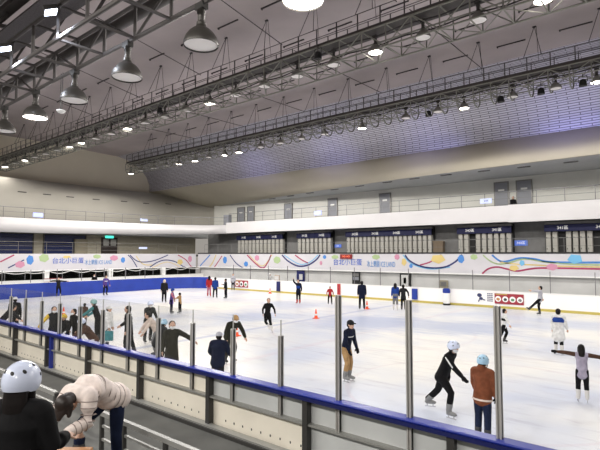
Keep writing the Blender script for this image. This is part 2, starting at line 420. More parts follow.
# ================================================================== near rink barrier
bar_ = empty('rink_barrier', (-2, 6.1, 0), 'near rink barrier with blue cap rail, cream panels and steel posts beside the aisle', 'barrier')
X0, X1 = -29.0, 3.6
mb = MB(); mb.box(X0, X1, 6.02, 6.25, 1.12, 1.16); mb.build('cap_rail', M_blue, bar_, bevel=.015)
mb = MB(); mb.box(X0, X1, 6.01, 6.08, 1.06, 1.12); mb.build('cap_edge', M_navy, bar_)
mb = MB(); mb.box(X0, X1, 6.08, 6.2, .615, .65); mb.build('middle_rail', M_midrail, bar_)
mb = MB(); mb.box(X0, X1, 5.93, 6.2, -.02, .05); mb.build('base_rail', M_dsteel, bar_)
mb = MB(); mb.box(X0, X1, 5.97, 6.14, .05, .085); mb.build('base_strip', M_midrail, bar_)
for k in range(-2, 11):
    xp = -2.78 + 2.62 - 2.62*k
    mb = MB(); mb.box(xp-.04, xp+.04, 6.06, 6.19, .0, 1.09); mb.box(xp-.055, xp+.055, 6.05, 6.06, .0, 1.05)
    p = mb.build('frame_post', M_dsteel, bar_)
    if k == 6:
        mb = MB(); mb.box(xp+.25, xp+.36, 6.06, 6.15, .05, 1.04); mb.build('blue_post', M_blue, bar_)
    m_ = M_panelW if k >= 3 else M_panelC
    mb = MB(); mb.box(xp-2.62, xp, 6.20, 6.235, .05, .60); mb.build('lower_panel', M_panelW if k >= 2 else M_panelC, bar_)
    holes = MB()
    for i in range(9):
        hx = xp - .2 - .25*i; holes.box(hx-.012, hx+.012, 6.193, 6.2, .17, .21)
    holes.build('vent_slots', M_dsteel, bar_)
    mb = MB(); mb.box(xp-2.62, xp, 6.20, 6.235, .65, 1.09); mb.build('upper_panel', m_, bar_)
mb = MB(); mb.box(X0, X1, 6.236, 6.26, 0, 1.12); mb.build('ice_side_board', M_board, bar_)
for k in range(-4, 20):
    xs_ = -2.14 - 1.307*k; tall = k <= 2; zt = 2.90 if tall else 2.08; w = .034 if tall else .03
    mb = MB(); mb.box(xs_-w, xs_-w*.35, 6.12, 6.22, .65, zt); mb.box(xs_+w*.35, xs_+w, 6.12, 6.22, .65, zt); mb.box(xs_-w, xs_+w, 6.15, 6.19, .65, zt-.01)
    mb.build('glass_stanchion', M_stan, bar_)
    zg = 2.90 if k <= 1 else 2.37
    if k > -4:
        mb = MB(); mb.box(xs_+.02, xs_+1.307-.02, 6.163, 6.175, 1.18, zg if k <= 2 else 2.37); mb.build('glass_pane', M_glass, bar_)
    if not tall:
        mb = MB(); mb.box(xs_-.008, xs_+.008, 6.16, 6.18, zt, 2.37); mb.build('joint_strip', M_stan, bar_)

bar_.location.y += .55
# ================================================================== far boards
fb = empty('far_rink_boards', (-5, YF, 0), 'white rink boards with yellow kickplate and glass along the far side', 'rink boards')
rr = 4.5; path = [(XR, YF)] + [(XL + rr + rr*math.cos(R(90+a)), YF - rr + rr*math.sin(R(90+a))) for a in (0, 7, 14, 20)]
def ribbon(mb, pts, z0, z1, t):
    n = len(pts)
    for (a, b), (c, d) in zip(pts[:-1], pts[1:]):
        v = Vector((c-a, d-b, 0)).normalized(); nn = Vector((v.y, -v.x, 0)) * t      # outwards for a path running west
        mb.add([(a, b, z0), (c, d, z0), (c+nn.x, d+nn.y, z0), (a+nn.x, b+nn.y, z0), (a, b, z1), (c, d, z1), (c+nn.x, d+nn.y, z1), (a+nn.x, b+nn.y, z1)],
               [(0,3,2,1),(4,5,6,7),(0,1,5,4),(1,2,6,5),(2,3,7,6),(3,0,4,7)])
mb = MB(); ribbon(mb, path, 0, 1.1, .08); mb.build('board', M_board, fb)
mb = MB(); ribbon(mb, [(x, y-.015) for x, y in path[:3]], .0, .16, .02); mb.build('kickplate', M_yellow, fb)
mb = MB(); ribbon(mb, [(x, y-.02) for x, y in path], 1.1, 1.14, .14); mb.build('cap_rail', M_white, fb)
x = XR
while x > XL + 5:
    mb = MB(); mb.box(x-.02, x+.02, YF+.0, YF+.05, 1.14, 2.5); mb.build('glass_stanchion', M_rail, fb)
    mb = MB(); mb.box(x-2.43+.03, x-.03, YF+.02, YF+.032, 1.14, 2.45); mb.build('glass_pane', M_glass, fb)
    x -= 2.43
# left end pads
eb = empty('end_rink_boards', (XL, 18, 0), 'royal blue padded rink boards across the left end of the ice', 'rink boards')
pth = [path[-1]] + [(XL + rr + rr*math.cos(R(90+a)), YF - rr + rr*math.sin(R(90+a))) for a in (32, 45, 60, 75, 90)]
mb = MB(); ribbon(mb, pth + [(XL, 8)], 0, 1.18, .12); mb.build('blue_pad', M_pad, eb)
mb = MB(); ribbon(mb, [(a+.0, b) for a, b in pth] + [(XL, 8)], 1.18, 1.22, .14); mb.build('cap_rail', M_white, eb)
y = 10
while y < 29:
    mb = MB(); mb.box(XL-.08, XL-.03, y-.02, y+.02, 1.22, 2.3); mb.build('glass_stanchion', M_rail, eb)
    mb = MB(); mb.box(XL-.06, XL-.05, y+.03, y+2.1, 1.22, 2.25); mb.build('glass_pane', M_glass, eb); y += 2.13
# white slanted columns and swagged rope under the left banner
for i, px in enumerate((46, 110, 163)):
    p = atX(px, 275, -45.6)
    mb = MB(); mb.add([(-45.75, p.y-.26, 2.14), (-45.45, p.y-.26, 2.14), (-45.45, p.y+.26, 2.14), (-45.75, p.y+.26, 2.14),
                       (-45.75, p.y-.13, 0), (-45.45, p.y-.13, 0), (-45.45, p.y+.13, 0), (-45.75, p.y+.13, 0)],
                      [(0,1,2,3), (7,6,5,4), (0,4,5,1), (1,5,6,2), (2,6,7,3), (3,7,4,0)])
    tag(mb.build('tapered_column', M_white), 'white tapered column under the left-end banner, %s of three from the photo\'s left' % ('first','second','third')[i], 'column', 'white columns at the left end')
sw = MB(); pts = []
for i in range(140):
    y = 9 + i*.2; pts.append((-45.35, y, 2.02 - .16*math.sin(math.pi*((y/1.9) % 1)) - .04*math.sin(y*2.3)))
sw.tube(pts, .03, 6)
tag(sw.build('swagged_rope', M_white, smooth=True), 'white cloth rope hanging in small swags below the left-end banner', 'garland')
for i in range(18):
    y = 9 + i*1.6; mb = MB(); mb.box(-45.5, -45.44, y-.025, y+.025, 0, 2.1)
    tag(mb.build('window_mullion', M_rail), 'thin grey mullion below the left-end banner, %s from the photo\'s left' % nth(i).replace('nearest', 'first'), 'mullion', 'grey mullions at the left end')

# ================================================================== banners
def gem(mb, c, rx, rz, ax, off, mi, n=6, ph=.3):
    rx *= .85; n = 5 + (mi % 2); ph = .3 + mi*.5
    f = [c + ax*(rx*math.cos(2*math.pi*k/n+ph)) + Vector((0,0,rz*math.sin(2*math.pi*k/n+ph))) for k in range(n)]
    _gem(mb, c, rx, rz, ax, off, mi, n, ph)
def _gem(mb, c, rx, rz, ax, off, mi, n=6, ph=.3):
    mb.prism([c + ax*(rx*math.cos(2*math.pi*k/n+ph)) + Vector((0,0,rz*math.sin(2*math.pi*k/n+ph))) for k in range(n)], off, mi)
COLS = [mat('print_'+n, c, .5) for n, c in (('navy', (.02,.03,.16)), ('blue', (.07,.24,.62)), ('red', (.40,.04,.12)), ('green', (.38,.50,.26)),
        ('yellow', (.66,.52,.20)), ('pink', (.58,.26,.38)), ('sky', (.16,.45,.72)), ('pale', (.62,.66,.75)))]
def smooth_line(pts, n=8):
    out = []
    P = [pts[0]] + list(pts) + [pts[-1]]
    for i in range(1, len(P)-2):
        for k in range(n):
            t = k/n; a, b, c, d = P[i-1], P[i], P[i+1], P[i+2]
            out.append(tuple(.5*((2*b[j]) + (-a[j]+c[j])*t + (2*a[j]-5*b[j]+4*c[j]-d[j])*t*t + (-a[j]+3*b[j]-3*c[j]+d[j])*t**3) for j in (0, 1)))
    out.append(pts[-1]); return out
def stroke(mb, proj, pts, w, mi, off, lo, hi):
    p3 = [proj(*q) for q in smooth_line(pts)]
    for a, b in zip(p3[:-1], p3[1:]):
        a = a.copy(); b = b.copy(); a.z = min(max(a.z, lo), hi); b.z = min(max(b.z, lo), hi)
        if (b-a).length < 1e-4: continue
        d = (b-a).normalized(); n_ = off.normalized().cross(d) * w/2
        mb.prism([a-n_, b-n_+d*.02, b+n_+d*.02, a+n_], off, mi)
bn = empty('printed_banner', (-5, 36.1, 2.1), 'long white banner with coloured ribbons and blue characters on the far gallery edge', 'banner')
mb = MB(); mb.box(-45.8, 20, 36.08, 36.24, 2.12, 3.62); mb.build('banner_sheet', M_ban, bn)
mb = MB(); mb.box(-45.8, 20, 36.02, 36.3, 2.04, 2.12); mb.build('banner_edge', M_white, bn); mb = MB(); mb.box(-45.8, 20, 36.05, 36.3, 3.62, 3.74); mb.build('top_edge', M_black, bn)
pj = lambda x, y: atY(x, y, 36.075)
rb = MB(); off = Vector((0, -.006, 0))
for pts, w, c in [([(200,266),(210,255)],.14,1), ([(209,268),(213,262),(216,255)],.14,4), ([(214,268),(222,256)],.12,2), ([(230,255),(236,263),(243,268)],.12,0),
    ([(247,255),(256,264),(263,268),(268,262),(271,255)],.14,2), ([(249,255),(262,266),(272,255)],.09,4),
    ([(282,255),(288,261),(298,266),(308,265),(316,260),(320,255)],.15,0), ([(284,255),(299,264),(310,262),(318,255)],.09,6), ([(295,255),(302,260),(308,263)],.12,2),
    ([(405,255),(410,261),(420,266),(432,268),(445,267),(455,262),(462,255)],.13,0), ([(403,255),(412,264),(430,269),(450,267)],.08,6), ([(420,265),(430,262),(441,255)],.11,2),
    ([(483,255),(490,261),(498,264),(508,263),(525,259),(545,262),(570,264),(600,265)],.1,3), ([(492,255),(500,261),(508,261),(520,258),(535,259),(552,262),(600,262.5)],.13,1),
    ([(500,262),(515,264),(535,265),(555,266),(600,267)],.09,4), ([(482,274),(488,269),(497,267),(507,269),(517,271),(530,269),(545,268),(600,269)],.12,2)]:
    stroke(rb, pj, pts, w, c, off, 2.14, 3.6)
off2 = Vector((0, -.012, 0)); AX = Vector((1, 0, 0))
for px, py, rx, rz, c in [(225,260,.42,.42,1), (246,264,.4,.3,1), (257,258,.42,.32,5), (277,260,.6,.38,3), (324.6,257,.25,.2,1), (321,263,.2,.22,5), (397,257,.3,.25,5),
    (404,262,.28,.35,4), (411,266,.2,.18,1), (438,259,.75,.38,4), (461,259,.32,.34,1), (474,257,.34,.22,3), (514,268,.42,.22,4), (522,263,.22,.22,6), (552,267,.45,.24,5),
    (575,259,.55,.34,6), (335,257,.5,.2,3), (376,257,.5,.22,3)]:
    gem(rb, pj(px, py), rx, rz, AX, off2, c, 7)
rb.build('ribbon_print', COLS, bn)
a = atY(333, 262, 36.05); b = atY(362, 262, 36.05)
text('台北小巨蛋', (b.x-a.x)/5.0, ((a.x+b.x)/2, 36.06, atY(347, 262.5, 36).z), FACE_S, mat('letter_blue', (.015,.10,.55), .4), bn, bold=0)
a = atY(366, 262, 36.05); b = atY(396, 262, 36.05)
text('冰上樂園 ICE LAND', .62, ((a.x+b.x)/2, 36.06, atY(380, 264.5, 36).z), FACE_S, mat('letter_sky', (.10,.28,.62), .4), bn, sx=.86*(b.x-a.x)/(.62*7.9))
# left banner
bl = empty('printed_banner', (-46, 16, 2.1), 'white banner with coloured gems and blue characters across the left end gallery', 'banner')
mb = MB(); mb.box(-46.24, -46.08, -2, 36.0, 2.12, 3.62); mb.build('banner_sheet', M_ban, bl)
mb = MB(); mb.box(-46.3, -46.02, -2, 36.0, 2.04, 2.12); mb.build('banner_edge', M_white, bl)
pj = lambda x, y: atX(x, y, -46.075)
rb = MB(); off = Vector((.006, 0, 0)); off2 = Vector((.012, 0, 0)); AX = Vector((0, 1, 0))
for pts, w, c in [([(0,262),(14,255)],.12,2), ([(8,268),(24,260)],.1,0), ([(128,255),(132,259),(137,267)],.1,0), ([(130,255),(137,261),(146,262),(156,260),(168,255)],.1,0),
    ([(136,256),(143,264),(152,265)],.09,4), ([(150,267),(158,262),(166,260),(176,262),(185,268)],.11,0), ([(152,268),(167,262),(180,267)],.07,4), ([(178,255),(186,260),(192,268)],.11,2)]:
    stroke(rb, pj, pts, w, c, off, 2.14, 3.6)
for px, py, rx, rz, c in [(30,260,.38,.45,1), (44,258,.55,.4,3), (20,264.5,.5,.32,5), (67,257,.5,.15,4), (97,256.5,.5,.22,3), (114,258,.55,.3,5), (123,260,.3,.32,1),
    (180,262,.5,.35,4), (190,259,.35,.4,5)]:
    gem(rb, pj(px, py), rx, rz, AX, off2, c, 7)
rb.build('ribbon_print', COLS, bl)
a = atX(52, 261, -46.05); b = atX(84, 261, -46.05)
text('台北小巨蛋', (b.y-a.y)/5.0, (-46.06, (a.y+b.y)/2, atX(68, 261, -46).z), FACE_E, MATS['letter_blue'], bl, bold=0)
a = atX(86, 262, -46.05); b = atX(111, 262, -46.05)
text('冰上樂園 ICE LAND', .55, (-46.06, (a.y+b.y)/2, atX(98, 262.5, -46).z), FACE_E, MATS['letter_sky'], bl, sx=(b.y-a.y)/(.55*7.9))

# ================================================================== lockers under navy signs on the far gallery
def lockers(px0, px1, n, txt, which, gaps=()):
    xa = atY(px0, 245, 39.6).x; xb = atY(px1, 245, 39.6).x
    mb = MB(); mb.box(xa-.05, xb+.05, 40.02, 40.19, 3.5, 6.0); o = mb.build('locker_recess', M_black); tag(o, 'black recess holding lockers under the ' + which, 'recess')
    s = empty('overhead_sign', ((xa+xb)/2, 39.6, 5.2), which[0:] + ' above pale lockers', 'sign')
    mb = MB(); mb.box(xa, xb, 39.5, 39.62, 5.28, 5.78); mb.build('sign_board', M_navy, s)
    mb = MB(); mb.box(xa, xb, 39.66, 39.9, 5.82, 6.0)
    for i in range(int((xb-xa)/.5)): mb.box(xa+.1+i*.5, xa+.35+i*.5, 39.6, 39.66, 5.83, 5.98)
    mb.build('ducting', M_steel, s)
    L_ = xb-xa; k = max(1, int(L_/2.0))
    for i in range(k):
        text(txt[i % len(txt)], .30, (xa + L_*(i+.5)/k, 39.49, 5.53), FACE_S, MATS['white_letter'], s, bold=.008)
    pitch = (xb-xa)/n
    for i in range(n):
        if i in gaps: continue
        x0 = xa + pitch*i + pitch*.14; x1 = xa + pitch*(i+1) - pitch*.14
        l = empty('locker', ((x0+x1)/2, 39.9, 3.5), 'pale two-tier locker, %s from the left under the ' % nth(i).replace('nearest', 'first') + which, 'locker', 'lockers under the ' + which)
        mb = MB(); mb.box(x0, x1, 39.68, 40.0, 3.5, 5.26); mb.build('cabinet', M_lock, l)
        for z0, z1 in ((3.6, 4.38), (4.42, 5.22)):
            mb = MB(); mb.box(x0+.02, x1-.02, 39.65, 39.68, z0, z1); d = mb.build('locker_door', M_lock, l)
            mb = MB(); mb.box(x0+.05, x0+.09, 39.63, 39.65, (z0+z1)/2-.06, (z0+z1)/2+.06); mb.build('handle', M_dsteel, d)
mat('white_letter', (.85, .85, .85), .5, emit=(1,1,1), es=.15)
lockers(237, 283, 12, ['341區', '342區'], 'leftmost navy sign')
lockers(297, 331, 8, ['341區', '340區'], 'second navy sign')
lockers(346, 432, 19, ['342區', '343區', '344區', '345區'], 'longest navy sign')
lockers(457.5, 512, 9, ['340區', '341區', '342區'], 'fourth navy sign', gaps=(2,))
lockers(545, 624, 11, ['341區', '342區', '343區'], 'rightmost navy sign', gaps=(2, 7))
for i, (px, w) in enumerate(((440, .9), (438, .7))):
    if i: continue
    p = atY(439, 248, 39.9); mb = MB(); mb.box(p.x-.45, p.x+.45, 39.7, 40.1, 3.5, 4.7); mb.box(p.x-.5, p.x+.5, 39.66, 39.7, 4.6, 4.74); mb.box(p.x-.38, p.x-.02, 39.68, 39.7, 3.6, 4.5); mb.box(p.x+.02, p.x+.38, 39.68, 39.7, 3.6, 4.5)
    tag(mb.build('side_cabinet', mat('brown_cabinet', (.16,.12,.08), .6)), 'small brown cabinet at the end of the longest locker row', 'cabinet')
def small_sign(name, P, w, h, m, txt, tm, label, face, cat='sign', depth=.06):
    s = empty(name, P, label, cat)
    mb = MB(); d = Vector((1,0,0)) if face is FACE_S else Vector((0,1,0)); nrm = Vector((0,-1,0)) if face is FACE_S else Vector((1,0,0))
    mb.obox(P, d*w/2, nrm*depth/2, Vector((0,0,h/2))); mb.build('sign_plate', m, s, bevel=.01)
    if txt: text(txt, h*.62, P + nrm*(depth/2+.006), face, tm, s)
    return s
Mw = MATS['white_letter']
small_sign('hanging_sign', atY(521, 243, 40.15), .95, .42, mat('sign_blue', (.08,.16,.55), .4, emit=(.15,.25,.9), es=.3), '340區', Mw, 'small blue oval sign on the dark gallery wall', FACE_S)
small_sign('hanging_sign', atY(338, 246, 40.15), .8, .32, MATS['sign_blue'], '341', Mw, 'tiny blue sign between the second and third locker rows', FACE_S)
small_sign('hanging_sign', atY(346, 256.5, 36.0), 1.3, .4, mat('sign_dark_red', (.10,.005,.005), .5, emit=(.5,.02,.02), es=.3), '142-143', mat('letter_orange', (.9,.2,.1), .5, emit=(1,.2,.1), es=.8), 'black sign with red digits above the blue characters of the far banner', FACE_S)
small_sign('balcony_sign', atY(486, 201, 38.3), .9, .38, mat('sign_pale', (.5,.55,.8), .4, emit=(.5,.6,1), es=.35), '344', M_navy, 'small pale blue sign on the upper railing left of the twin doors', FACE_S)
small_sign('balcony_sign', atY(318, 213, 38.3), .9, .4, M_lamp_sign, None, Mw, 'glowing violet sign on the far upper railing', FACE_S)
small_sign('balcony_sign', atX(38, 215, -49.1), .9, .4, M_lamp_sign, None, Mw, 'glowing violet sign on the left end upper railing', FACE_E)
small_sign('balcony_sign', atX(144, 220, -48.4), .9, .3, MATS['sign_pale'], None, Mw, 'small pale blue sign on the left end railing near the corner', FACE_E)
small_sign('exit_sign', atX(109.5, 237, -51.9), 1.0, .28, M_green, None, Mw, 'green glowing exit sign over the dark double door', FACE_E)
small_sign('gallery_sign', atX(143, 248, -46.36), 1.0, .2, MATS['sign_pale'], None, Mw, 'small white sign on the railing right of the dark double door', FACE_E)
# grey box near the corner of the balcony
p = atY(226, 215, 38.6); mb = MB(); mb.box(p.x-.45, p.x+.45, 38.6, 39.1, 6.4, 8.3); mb.box(p.x-.4, p.x+.4, 38.56, 38.6, 7.0, 8.2); tag(mb.build('grey_cabinet', M_door), 'grey cabinet on the upper balcony near the corner', 'cabinet')

# left gallery: navy windows, columns, double door
def win(i, a, b, z0=3.6, z1=5.6):
    y0 = atX(a, 245, -51.95).y; y1 = atX(b, 245, -51.95).y
    mb = MB(); mb.box(-52.0, -51.93, y0, y1, z0, z1); o = struct('window_%d' % i, mb, M_navyw)
    f = MB(); f.box(-52, -51.88, y0, y0+.1, z0, z1); f.box(-52, -51.88, y1-.1, y1, z0, z1); f.box(-52, -51.88, y0, y1, z1, z1+.1); f.box(-51.95, -51.9, y0, y1, (z0+z1)/2-.03, (z0+z1)/2+.03)
    f.build('window_frame', M_dsteel, o)
win(1, -20, 33.5); win(2, 43, 86)
p = atX(80, 246, -51.9); mb = MB(); mb.box(-51.9, -51.6, p.y-.7, p.y+.7, 3.6, 5.2); mb.box(-51.6, -51.56, p.y-.6, p.y+.6, 3.7, 5.1); tag(mb.build('notice_board', mat('board_tan', (.30,.27,.2), .7)), 'tan notice board in front of the navy window at the left end', 'notice board')
y0 = atX(101.5, 245, -51.9).y; y1 = atX(117.5, 245, -51.9).y
mb = MB(); mb.box(-52, -51.9, y0, y1, 3.5, 5.5); d = struct('door_8', mb, mat('door_dark', (.03,.02,.018), .4))
for s_ in (0, 1):
    ym = y0 + (y1-y0)*(.27+.46*s_); mb = MB(); mb.box(-51.9, -51.86, ym-.32, ym+.32, 4.55, 5.25); mb.build('door_window', mat('door_pane', (.42,.42,.40), .3), d)
# spotlights marks: vents on the left cream wall and the soffit
def vent(P, w, ax, label, grp):
    mb = MB(); ax = Vector(ax); c = Vector(P); n_ = Vector((0,0,1)) if abs(ax.z) < .5 else Vector((1,0,0))
    other = ax.cross(n_)
    mb.obox(c, ax*w/2, other*.09, n_*.03); mb.obox(c - n_*.03, ax*w*.45, other*.03, n_*.012, 1)
    tag(mb.build('air_vent', [M_steel, M_black]), label, 'vent', grp)
for i, (px, py) in enumerate(((22, 192), (47, 194.5), (70, 197), (96, 199.5), (124, 201.5), (146, 203.5), (168, 204), (182, 205))):
    P = atX(px, py, -55.15); P.x = -55.12
    mb = MB(); mb.obox(P, (.04,0,0), (0,.42,0), (0,0,.045)); tag(mb.build('air_vent', M_dsteel), 'dark slot vent on the cream left end wall, number %s from the left' % ('one','two','three','four','five','six','seven','eight')[i], 'vent', 'slot vents on the left end wall')
for i, (px, py) in enumerate(((571,162),(524,167),(484,171),(446,175),(412,178),(386,182),(354,185),(326,188),(300,191.5),(277,194),(255,196.5))):
    P = atz(px, py, 9.97); P.y = max(P.y, [b + (d-b)*(P.x-a)/(c-a) for (a, b), (c, d) in zip(ks[:-1], ks[1:]) if c <= P.x <= a][0] + .5)
    vent(P, .9, (1, 0, 0), 'slot vent in the grey soffit of the far side, %s' % (nth(i) + ' from the photo\'s right').replace('nearest from the', 'closest to the'), 'slot vents in the far soffit')
# ================================================================== posters and small things at the far side
def poster(px0, px1, py0, py1, m, label, extra=None, cat='poster', Y=36.2, name='wall_poster'):
    a = atY(px0, py0, Y); b = atY(px1, py1, Y)
    s = empty(name, ((a.x+b.x)/2, Y, min(a.z, b.z)), label, cat)
    z1 = min(a.z, 2.0); z0 = max(b.z, .05)
    mb = MB(); mb.box(a.x, b.x, Y-.06, Y+.05, z0, z1); mb.build('frame', m, s)
    if extra:
        for (u0, u1, v0, v1, mm, nm) in extra:
            mb = MB(); X_ = lambda u: a.x + (b.x-a.x)*u; Z_ = lambda v: z0 + (z1-z0)*v
            mb.box(X_(u0), X_(u1), Y-.075, Y-.06, Z_(v0), Z_(v1)); mb.build(nm, mm, s)
poster(297, 304.5, 270, 283, M_navy, 'dark blue poster with pale picture on the backing wall behind the far boards', [(.35,.8,.25,.7,M_back,'picture')])
poster(352.5, 360, 271, 284.5, M_black, 'black service hatch on the backing wall left of the framed poster', [(.1,.9,.35,.6,M_door,'hatch_door'), (.1,.9,.65,.9,M_steel,'grille')], 'hatch', name='service_hatch')
poster(400, 411, 272, 288, M_black, 'framed poster with pale figures on the backing wall near the long-haired skater', [(.15,.85,.12,.9,M_back,'sheet'), (.35,.6,.3,.7,M_wood,'picture')])
poster(439.5, 448, 280, 288, mat('box_tan', (.30,.27,.20), .6), 'tan box on the backing wall above the white bin', [(.15,.85,.2,.8,M_steel,'panel')], 'box', name='wall_box')
# adverts on the boards
def advert(px0, px1, py0, py1, label, circles, Y=YF-.03):
    a = atY(px0, py0, Y); b = atY(px1, py1, Y); z0, z1 = .30, .98
    s = empty('advert_panel', ((a.x+b.x)/2, Y, z0), label, 'advertisement')
    mb = MB(); mb.box(a.x, b.x, Y-.01, Y+.01, z0, z1); mb.build('panel', M_red, s)
    w = (b.x-a.x)/circles
    for i in range(circles):
        cx = a.x + w*(i+.5); mb = MB(); r_ = min(w*.42, .25)
        mb.prism([(cx+r_*math.cos(2*math.pi*k/20), Y-.018, .62+r_*math.sin(2*math.pi*k/20)) for k in range(20)], (0, .006, 0)); mb.build('white_disc', M_white, s)
        mb = MB(); mb.prism([(cx+r_*.6*math.cos(2*math.pi*k/9+i), Y-.024, .6+r_*(.45+.12*(k%2))*math.sin(2*math.pi*k/9+i)) for k in range(9)], (0, .005, 0)); mb.build('food_picture', [M_wood, M_dsteel, mat('green_dark',(.1,.25,.12),.5), M_steel][i % 4], s)
    mb = MB(); mb.box(a.x+.08, a.x+(b.x-a.x)*.45, Y-.016, Y-.01, .90, .95); mb.build('heading', M_yellow, s)
advert(494.5, 524, 293, 306, 'dark red advert with four round food pictures on the far boards', 4)
advert(235, 248, 284, 293, 'small red advert on the far boards beside the referee-striped skater', 3)
# the red advert on the wall beyond the blue pads, left end
a = atX(44, 281, -44.88); b = atX(62, 281, -44.88)
s = empty('advert_panel', (-44.86, (a.y+b.y)/2, 1.0), 'red advert on the white wall beyond the blue pads', 'advertisement')
mb = MB(); mb.box(-44.88, -44.85, a.y, b.y, 1.08, 1.42); mb.build('panel', M_red, s)
for i in range(3):
    mb = MB(); cy = a.y+(b.y-a.y)*(i+.5)/3; mb.box(-44.85, -44.84, cy-.3, cy+.3, 1.13, 1.36); mb.build('white_disc', M_white, s)
# logo and lines of small print left of the red advert
a = atY(475, 299, YF-.03); b = atY(493, 299, YF-.03)
s = empty('printed_notice', ((a.x+b.x)/2, YF-.03, .4), 'black cartoon skater mark and small print on the white far boards', 'notice')
mb = MB(); mb.ell((a.x+.3, YF-.012, .80), (.16,0,0), (0,.008,0), (0,0,.13)); mb.ell((a.x+.4, YF-.012, .58), (.13,0,0), (0,.008,0), (0,0,.1))
mb.bar((a.x+.45, YF-.012, .56), (a.x+.68, YF-.012, .48), .06); mb.bar((a.x+.3, YF-.012, .5), (a.x+.22, YF-.012, .36), .06); mb.build('skater_mark', mat('ink_navy', (.03,.04,.12), .5), s)
mb = MB()
for r_ in range(5):
    z = .90 - r_*.12
    for k in range(7):
        x0 = a.x+.82+k*.13
        if x0+.1 < b.x: mb.box(x0, x0+.10, YF-.018, YF-.008, z, z+.06)
mb.build('small_print', MATS['ink_navy'], s)
# red marker post, blue pads and white bin at the far boards
def at_far(px, Y): return atY(px, 295, Y).x
x = at_far(338.7, YF-.05); mb = MB(); mb.box(x-.16, x+.16, YF-.05, YF-.01, .2, 1.1); mb.box(x-.06, x+.06, YF-.06, YF-.05, .3, 1.0, 1); tag(mb.build('marker_strip', [mat('marker_red', (.5,.05,.05), .5), M_red]), 'red vertical marker strip on the far boards beside the red-jacket child', 'marker')
x = at_far(414.5, YF-.1); mb = MB(); mb.box(x-.22, x+.22, YF-.12, YF-.01, .22, 1.02); mb.box(x-.18, x+.18, YF-.14, YF-.12, .27, .97); tag(mb.build('blue_pad', M_pad, bevel=.02), 'upright blue pad on the far boards right of the long-haired skater', 'pad')
x = at_far(278, YF-.1); mb = MB(); mb.box(x-.2, x+.2, YF-.12, YF-.01, .15, 1.05); mb.box(x-.16, x+.16, YF-.14, YF-.12, .2, 1.0); tag(mb.build('blue_pad', M_navy, bevel=.02), 'dark blue pad on the far boards beside the white-clad figure', 'pad')
x = at_far(446.5, YF-.3); s = empty('waste_bin', (x, YF-.3, 0), 'white bin with blue top and black base at the far boards', 'bin')
mb = MB(); mb.lathe([(.22, .12), (.24, .2), (.24, .95), (.22, 1.0)], 16, (x, YF-.3, 0)); mb.build('body', M_white, s, smooth=True)
mb = MB(); mb.lathe([(.25, .85), (.26, .9), (.26, 1.1), (.2, 1.16), (.05, 1.18)], 16, (x, YF-.3, 0)); mb.build('lid', M_pad, s, smooth=True)
mb = MB(); mb.lathe([(.25, 0), (.25, .12)], 16, (x, YF-.3, 0)); mb.build('base', M_black, s, smooth=True)
# tan box by the white figure
x = at_far(276, YF-.1); mb = MB(); mb.box(x-.28, x+.28, YF-.0, YF+.1, 1.14, 1.62); mb.box(x-.24, x+.24, YF-.02, YF, 1.2, 1.55, 1); tag(mb.build('glass_notice', [mat('tan_notice', (.45,.36,.28), .6), M_back]), 'tan notice stuck on the glass above the dark blue pad', 'notice')

# traffic cones
def cone_proto():
    r = empty('traffic_cone', (0,0,0), '', 'traffic cone', 'traffic cones on the ice')
    mb = MB(); mb.lathe([(.15, .04), (.13, .08), (.035, .68), (.02, .70)], 20); mb.build('cone_body', M_orange, r, smooth=True, local=True)
    mb = MB(); mb.lathe([(.107, .24), (.088, .36)], 20, cap=False); mb.build('white_band', M_white, r, smooth=True, local=True)
    mb = MB(); mb.box(-.2, .2, -.2, .2, 0, .045); mb.build('base_plate', M_orange, r, bevel=.02, local=True)
    return r
cp0 = cone_proto(); remember(cp0)
for i, (px, py, lab, sc) in enumerate([(270, 293.5, 'orange traffic cone on the ice below the white-clad figure', 1), (316, 318.5, 'orange traffic cone alone mid-ice, nearest of the far ones', 1),
        (367, 309, 'orange traffic cone at the feet of the navy-coated man', 1), (63.5, 316, 'orange traffic cone behind the yellow-hooded skater', 1),
        (236.5, 336, 'orange traffic cone behind the leaning skater in olive jacket', 1)]):
    c = cp0 if i == 0 else copy_tree(cp0)
    c.location = atz(px, py, 0); c.scale = (.75,)*3; c['label'] = lab

# ================================================================== stand railings at the lower left
M_rail2 = mat('lightened_grey_rail', (.26, .26, .25), .4)  # dark rails coloured lighter so their top faces show the highlights
def px_X(px, Y): return atY(px, 300, Y).x
sr = empty('stand_railing', (px_X(60, 2.9), 2.9, .85), 'dark steel railing ending in a post left of the bending woman', 'railing')
xA = px_X(59, 2.9)
for k, z in enumerate((1.76, 1.62, 1.47, 1.33)):
    mb = MB(); w = .026 if k == 0 else .014; mb.box(-14, xA, 2.9-w, 2.9+w, z-w, z+w); mb.build('rail', M_rail2, sr)
for x in (xA, xA-1.6, xA-3.2, xA-4.8):
    mb = MB(); mb.box(x-.022, x+.022, 2.875, 2.925, .85, 1.77); mb.build('rail_post', M_dsteel, sr)
mb = MB(); mb.box(-14, px_X(61, 2.75), 2.74, 2.79, 1.52, 1.57); mb.build('pale_handrail', M_rail, sr)
for x in (-6.9, -9.5, -12): 
    mb = MB(); mb.box(x-.02, x+.02, 2.74, 2.9, 1.49, 1.52); mb.build('bracket', M_dsteel, sr)
sr = empty('stand_railing', (px_X(105, 2.9), 2.9, .85), 'dark steel railing running to the right behind the bending woman', 'railing')
xB = px_X(105, 2.9)
for k, z in enumerate((1.76, 1.62, 1.47, 1.33)):
    mb = MB(); w = .024 if k == 0 else .013; mb.box(xB, 4, 2.9-w, 2.9+w, z-w, z+w); mb.build('rail', M_rail2, sr)
